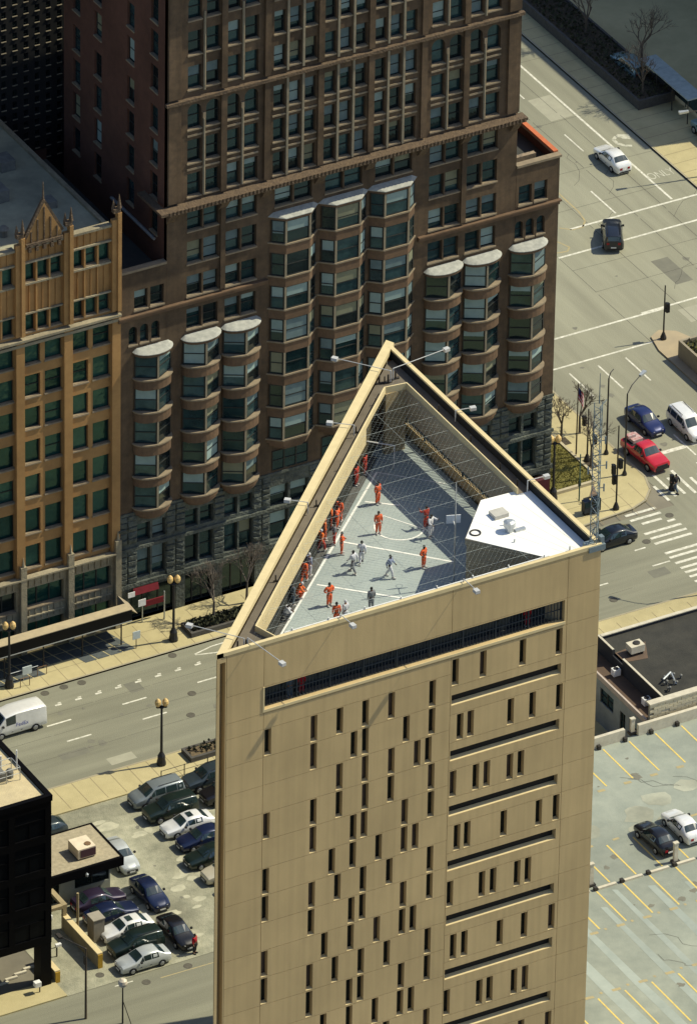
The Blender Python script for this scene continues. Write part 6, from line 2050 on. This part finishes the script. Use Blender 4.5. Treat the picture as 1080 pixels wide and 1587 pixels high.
def person_meshes(kind):
    J = pose(kind)
    keys = ['pel', 'wst', 'che', 'nek', 'hed', 'top']
    R_ = dict(pel=.125, wst=(.13, .10), che=(.155, .11), nek=.052, hed=(.082, .095), top=.06)
    ed = [('pel', 'wst'), ('wst', 'che'), ('che', 'nek'), ('nek', 'hed'), ('hed', 'top')]
    for n_ in 'LR':
        keys += [k + n_ for k in ('sho', 'elb', 'wri', 'hip', 'kne', 'ank', 'toe')]
        R_.update({'sho' + n_: .062, 'elb' + n_: .043, 'wri' + n_: .03, 'hip' + n_: .085, 'kne' + n_: .058, 'ank' + n_: .042, 'toe' + n_: .035})
        ed += [('che', 'sho' + n_), ('sho' + n_, 'elb' + n_), ('elb' + n_, 'wri' + n_), ('pel', 'hip' + n_), ('hip' + n_, 'kne' + n_), ('kne' + n_, 'ank' + n_), ('ank' + n_, 'toe' + n_)]
    ix = {k: i for i, k in enumerate(keys)}
    V_ = [J[k] for k in keys]
    body = skin_mesh('body', V_, [(ix[a], ix[b]) for a, b in ed], [R_[k] for k in keys], 0)
    # hands with five tapered fingers and face features joined into the body mesh
    bm = bmesh.new(); bm.from_mesh(body)
    ex = MB()
    for n_, s_ in (('L', -1), ('R', 1)):
        w_ = Vector(J['wri' + n_]); d = (w_ - Vector(J['elb' + n_])).normalized()
        side = d.orthogonal().normalized()
        pal = w_ + d * .09
        ex.tube(w_ - d * .01, pal, .028, .036, 6)
        for f_ in range(4):
            o_ = side * (.027 - .018 * f_)
            L_ = (.065, .078, .074, .058)[f_]
            m_ = pal + o_ + d * L_ * .55
            bend = d.cross(side) * -.018
            ex.tube(pal + o_ - d * .015, m_, .0095, .009, 5); ex.tube(m_, m_ + d * L_ * .45 + bend, .009, .006, 5)
        ex.tube(w_ + d * .03 + side * .028, w_ + d * .075 + side * .06, .011, .008, 5)
    h = Vector(J['hed'])
    ex.tube(h + Vector((0, -.085, .02)), h + Vector((0, -.115, -.015)), .012, .018, 5)
    for s_ in (-1, 1):
        ex.box(h.x + s_ * .085 - .012, h.y - .02, h.z - .03, h.x + s_ * .085 + .012, h.y + .02, h.z + .035)
    base = len(bm.verts)
    vv = [bm.verts.new(v) for v in ex.v]
    for f_ in ex.f:
        try:
            bm.faces.new([vv[i] for i in f_])
        except ValueError:
            pass
    bm.to_mesh(body); bm.free()
    # clothing: same bones, fuller, ending at neck, wrists and ankles
    def sub(ks, scale, ends, root):
        ii = {k: i for i, k in enumerate(ks)}
        V2 = []
        for k in ks:
            p = Vector(J[k])
            if k in ends:
                q, t_ = ends[k]
                p = p.lerp(Vector(J[q]), t_)
            V2.append(tuple(p))
        E2 = [(ii[a], ii[b]) for a, b in ed if a in ii and b in ii]
        rr = []
        for k in ks:
            r = R_[k]
            r = tuple(x * scale * 1.1 + .012 for x in r) if isinstance(r, tuple) else r * scale * 1.18 + .02
            rr.append(r)
        return skin_mesh('cloth', V2, E2, rr, ii[root])
    top = sub(['wst', 'che', 'shoL', 'elbL', 'wriL', 'shoR', 'elbR', 'wriR', 'nek', 'pel'], 1.1, {'wriL': ('elbL', .15), 'wriR': ('elbR', .15), 'nek': ('che', .45), 'pel': ('wst', .2)}, 'che')
    leg = sub(['pel', 'wst', 'hipL', 'kneL', 'ankL', 'hipR', 'kneR', 'ankR'], 1.15, {'ankL': ('kneL', .08), 'ankR': ('kneR', .08), 'wst': ('pel', .4)}, 'pel')
    hair = MB()
    prof = [(.02, .118), (.06, .105), (.088, .06), (.096, .01), (.092, -.035)]
    c = Vector(J['hed']) + Vector((0, .014, .02))
    hair.lathe(c, [(r, z) for r, z in reversed(prof)], 10)
    shoe = MB()
    for n_ in 'LR':
        a, t_ = Vector(J['ank' + n_]), Vector(J['toe' + n_])
        d = (t_ - a); d.z = 0
        d = d.normalized() if d.length > .01 else Vector((0, -1, 0))
        p = Vector((d.y, -d.x, 0)) * .05
        z0 = min(t_.z, a.z) - .05
        q = a - d * .07; f_ = a + d * .2
        shoe.prism([tuple((q - p)[:2]), tuple((f_ - p * .8)[:2]), tuple((f_ + d * .04)[:2]), tuple((f_ + p * .8)[:2]), tuple((q + p)[:2])], z0, z0 + .09)
    return body, top, leg, hair, shoe


import bmesh
PM = {}
hair_me, shoe_me = {}, {}
for k in ('stand', 'akimbo', 'cross', 'walk', 'reach', 'crouch'):
    PM[k] = person_meshes(k)
_pc = {}


def cmesh(kind, idx, m, name):
    key = (kind, idx, m.name)
    if key not in _pc:
        src = PM[kind][idx]
        if isinstance(src, MB):
            me = src.mesh(name, m)
        else:
            me = src.copy(); me.name = name
            me.materials.clear(); me.materials.append(m)
        _pc[key] = me
    return _pc[key]


def person(kind, x, y, z, face, top, leg, label, skin=0, shoe=SHOE, hat=None, group='people in the rooftop yard', h=1.0):
    t = thing('person', label, 'person', (x, y, z), math.radians(face), group)
    t.scale = (h, h, h)
    put('body', cmesh(kind, 0, SKIN[skin], 'body'), t)
    put('shirt', cmesh(kind, 1, CLOTH[top], 'shirt'), t)
    put('trousers', cmesh(kind, 2, CLOTH[leg], 'trousers'), t)
    put('hair', cmesh(kind, 3, hat or HAIRM, 'hair'), t)
    put('shoes', cmesh(kind, 4, shoe, 'shoes'), t)
    return t


ZY = 50.214
wcap = CLOTH['white']
P = person
P('stand', -15.36, -34.72, ZY, 20, 'orange', 'orange', 'person in orange standing alone near the goal end of the yard', 1, h=1.05)
P('stand', -17.21, -38.11, ZY, -10, 'orange', 'orange', 'person in orange standing right beside the half circle of the court', 0, h=1.05)
P('akimbo', -16.59, -43.4, ZY, 30, 'orange', 'orange', 'person in orange with hands on hips at the right end of the cross line', 1, h=1.05)
P('cross', -20.76, -39.24, ZY, 60, 'orange', 'orange', 'person in orange with folded arms where the side line meets the cross line', 0, h=1.05)
P('akimbo', -24.7, -44.59, ZY, 10, 'orange', 'orange', 'person in orange with hands on hips near the front of the yard', 1, h=1.08)
P('walk', -19.25, -43.39, ZY, 40, 'blue', 'white', 'person in pale blue top walking alone in the middle of the lit court', 1, h=1.05)
P('walk', -20.1, -40.9, ZY, 150, 'white', 'white', 'farther of the two white clad people walking mid court', 1, h=1.05)
P('walk', -21.22, -41.71, ZY, -160, 'white', 'grey', 'nearer of the two white clad people walking mid court, in grey trousers', 1, h=1.05)
P('reach', -13.94, -39.07, ZY, 200, 'red', 'red', 'person in dark red standing in the shade behind the white clad one', 1, h=1.05)
P('reach', -14.23, -40.24, ZY, 20, 'white', 'white', 'person in white reaching out at the shadow edge near the half circle', 1, h=1.08)
P('stand', -24.06, -40.58, ZY, 100, 'blue', 'white', 'person in pale blue with white trousers by the left fence, above the orange clad walker', 0, hat=wcap, h=1.05)
P('walk', -24.81, -41.21, ZY, 130, 'orange', 'orange', 'person in orange walking along the left fence below the pale blue one', 1, h=1.05)
P('crouch', -26.0, -42.75, ZY, 60, 'brightorange', 'orange', 'person in bright orange crouching by the left fence', 0, hat=wcap, h=1.1)
P('stand', -26.9, -43.34, ZY, 90, 'slate', 'slate', 'person in slate blue standing against the left fence near the front', 1, h=1.05)
P('crouch', -28.1, -44.68, ZY, 70, 'white', 'grey', 'person in white crouching at the front left corner of the yard', 1, h=1.1)
P('stand', -18.82, -35.47, ZY, 120, 'orange', 'orange', 'farthest orange clad person of the cluster by the left fence', 1, h=1.05)
P('akimbo', -19.75, -35.85, ZY, 80, 'brightorange', 'orange', 'orange clad person with a pale cap, left side of the cluster by the fence', 0, hat=wcap, h=1.05)
P('cross', -19.4, -36.15, ZY, 40, 'orange', 'orange', 'orange clad person with folded arms on the right of the cluster by the fence', 1, h=1.05)
P('stand', -20.95, -37.17, ZY, 70, 'brightorange', 'orange', 'bright orange clad person in the middle of the left fence cluster', 0, hat=CLOTH['brightorange'], h=1.05)
P('walk', -21.85, -38.3, ZY, 100, 'brightorange', 'red', 'orange clad person in white shoes at the near end of the fence cluster', 0, hat=wcap, h=1.05)
P('cross', -20.6, -37.95, ZY, -120, 'grey', 'red', 'person in dark grey shirt and red trousers at the near end of the fence cluster', 1, h=1.05)
P('stand', -14.25, -30.9, ZY, 40, 'red', 'red', 'person in red farthest away, at the very end of the left fence', 1, h=1.0)
P('stand', -15.5, -31.9, ZY, 30, 'red', 'red', 'person in red standing at the fence end in front of the farthest one', 1, h=1.0)
P('stand', -22.39, -46.36, ZY, 180, 'grey', 'grey', 'person in grey at the front of the yard, cut off by the front parapet', 1, h=1.05)
P('stand', -25.42, -46.9, ZY, 160, 'orange', 'orange', 'person in orange showing only head and shoulders over the front parapet', 1, h=1.05)
P('stand', -24.75, -46.95, ZY, 200, 'white', 'white', 'person in white of whom only the head shows over the front parapet', 0, hat=wcap, h=1.05)
P('stand', -32.6, -53.3, ZY, 180, 'slate', 'slate', 'person in slate blue behind the bars of the gallery opening', 0, group='people behind the gallery bars')
P('stand', -31.7, -53.3, ZY, 170, 'crimson', 'crimson', 'person in dark red behind the bars of the gallery opening, beside the slate blue one', 1, group='people behind the gallery bars')
P('stand', -14.0, -53.2, ZY, 170, 'crimson', 'crimson', 'person in dark red behind the right end of the gallery bars', 1, group='people behind the gallery bars')
P('stand', -18.3, -14.0, .035, 30, 'crimson', 'dark', 'person in a red jacket standing in front of the black sedan in the lot', 0, shoe=CLOTH['dark'], group='people in the street')
P('walk', 45.95, 24.35, .03, 200, 'dark', 'slate', 'person in dark clothes walking on the zebra crossing in front of the pickup', 0, shoe=CLOTH['dark'], group='people in the street')
for r in list(PROTO.values()):
    pass
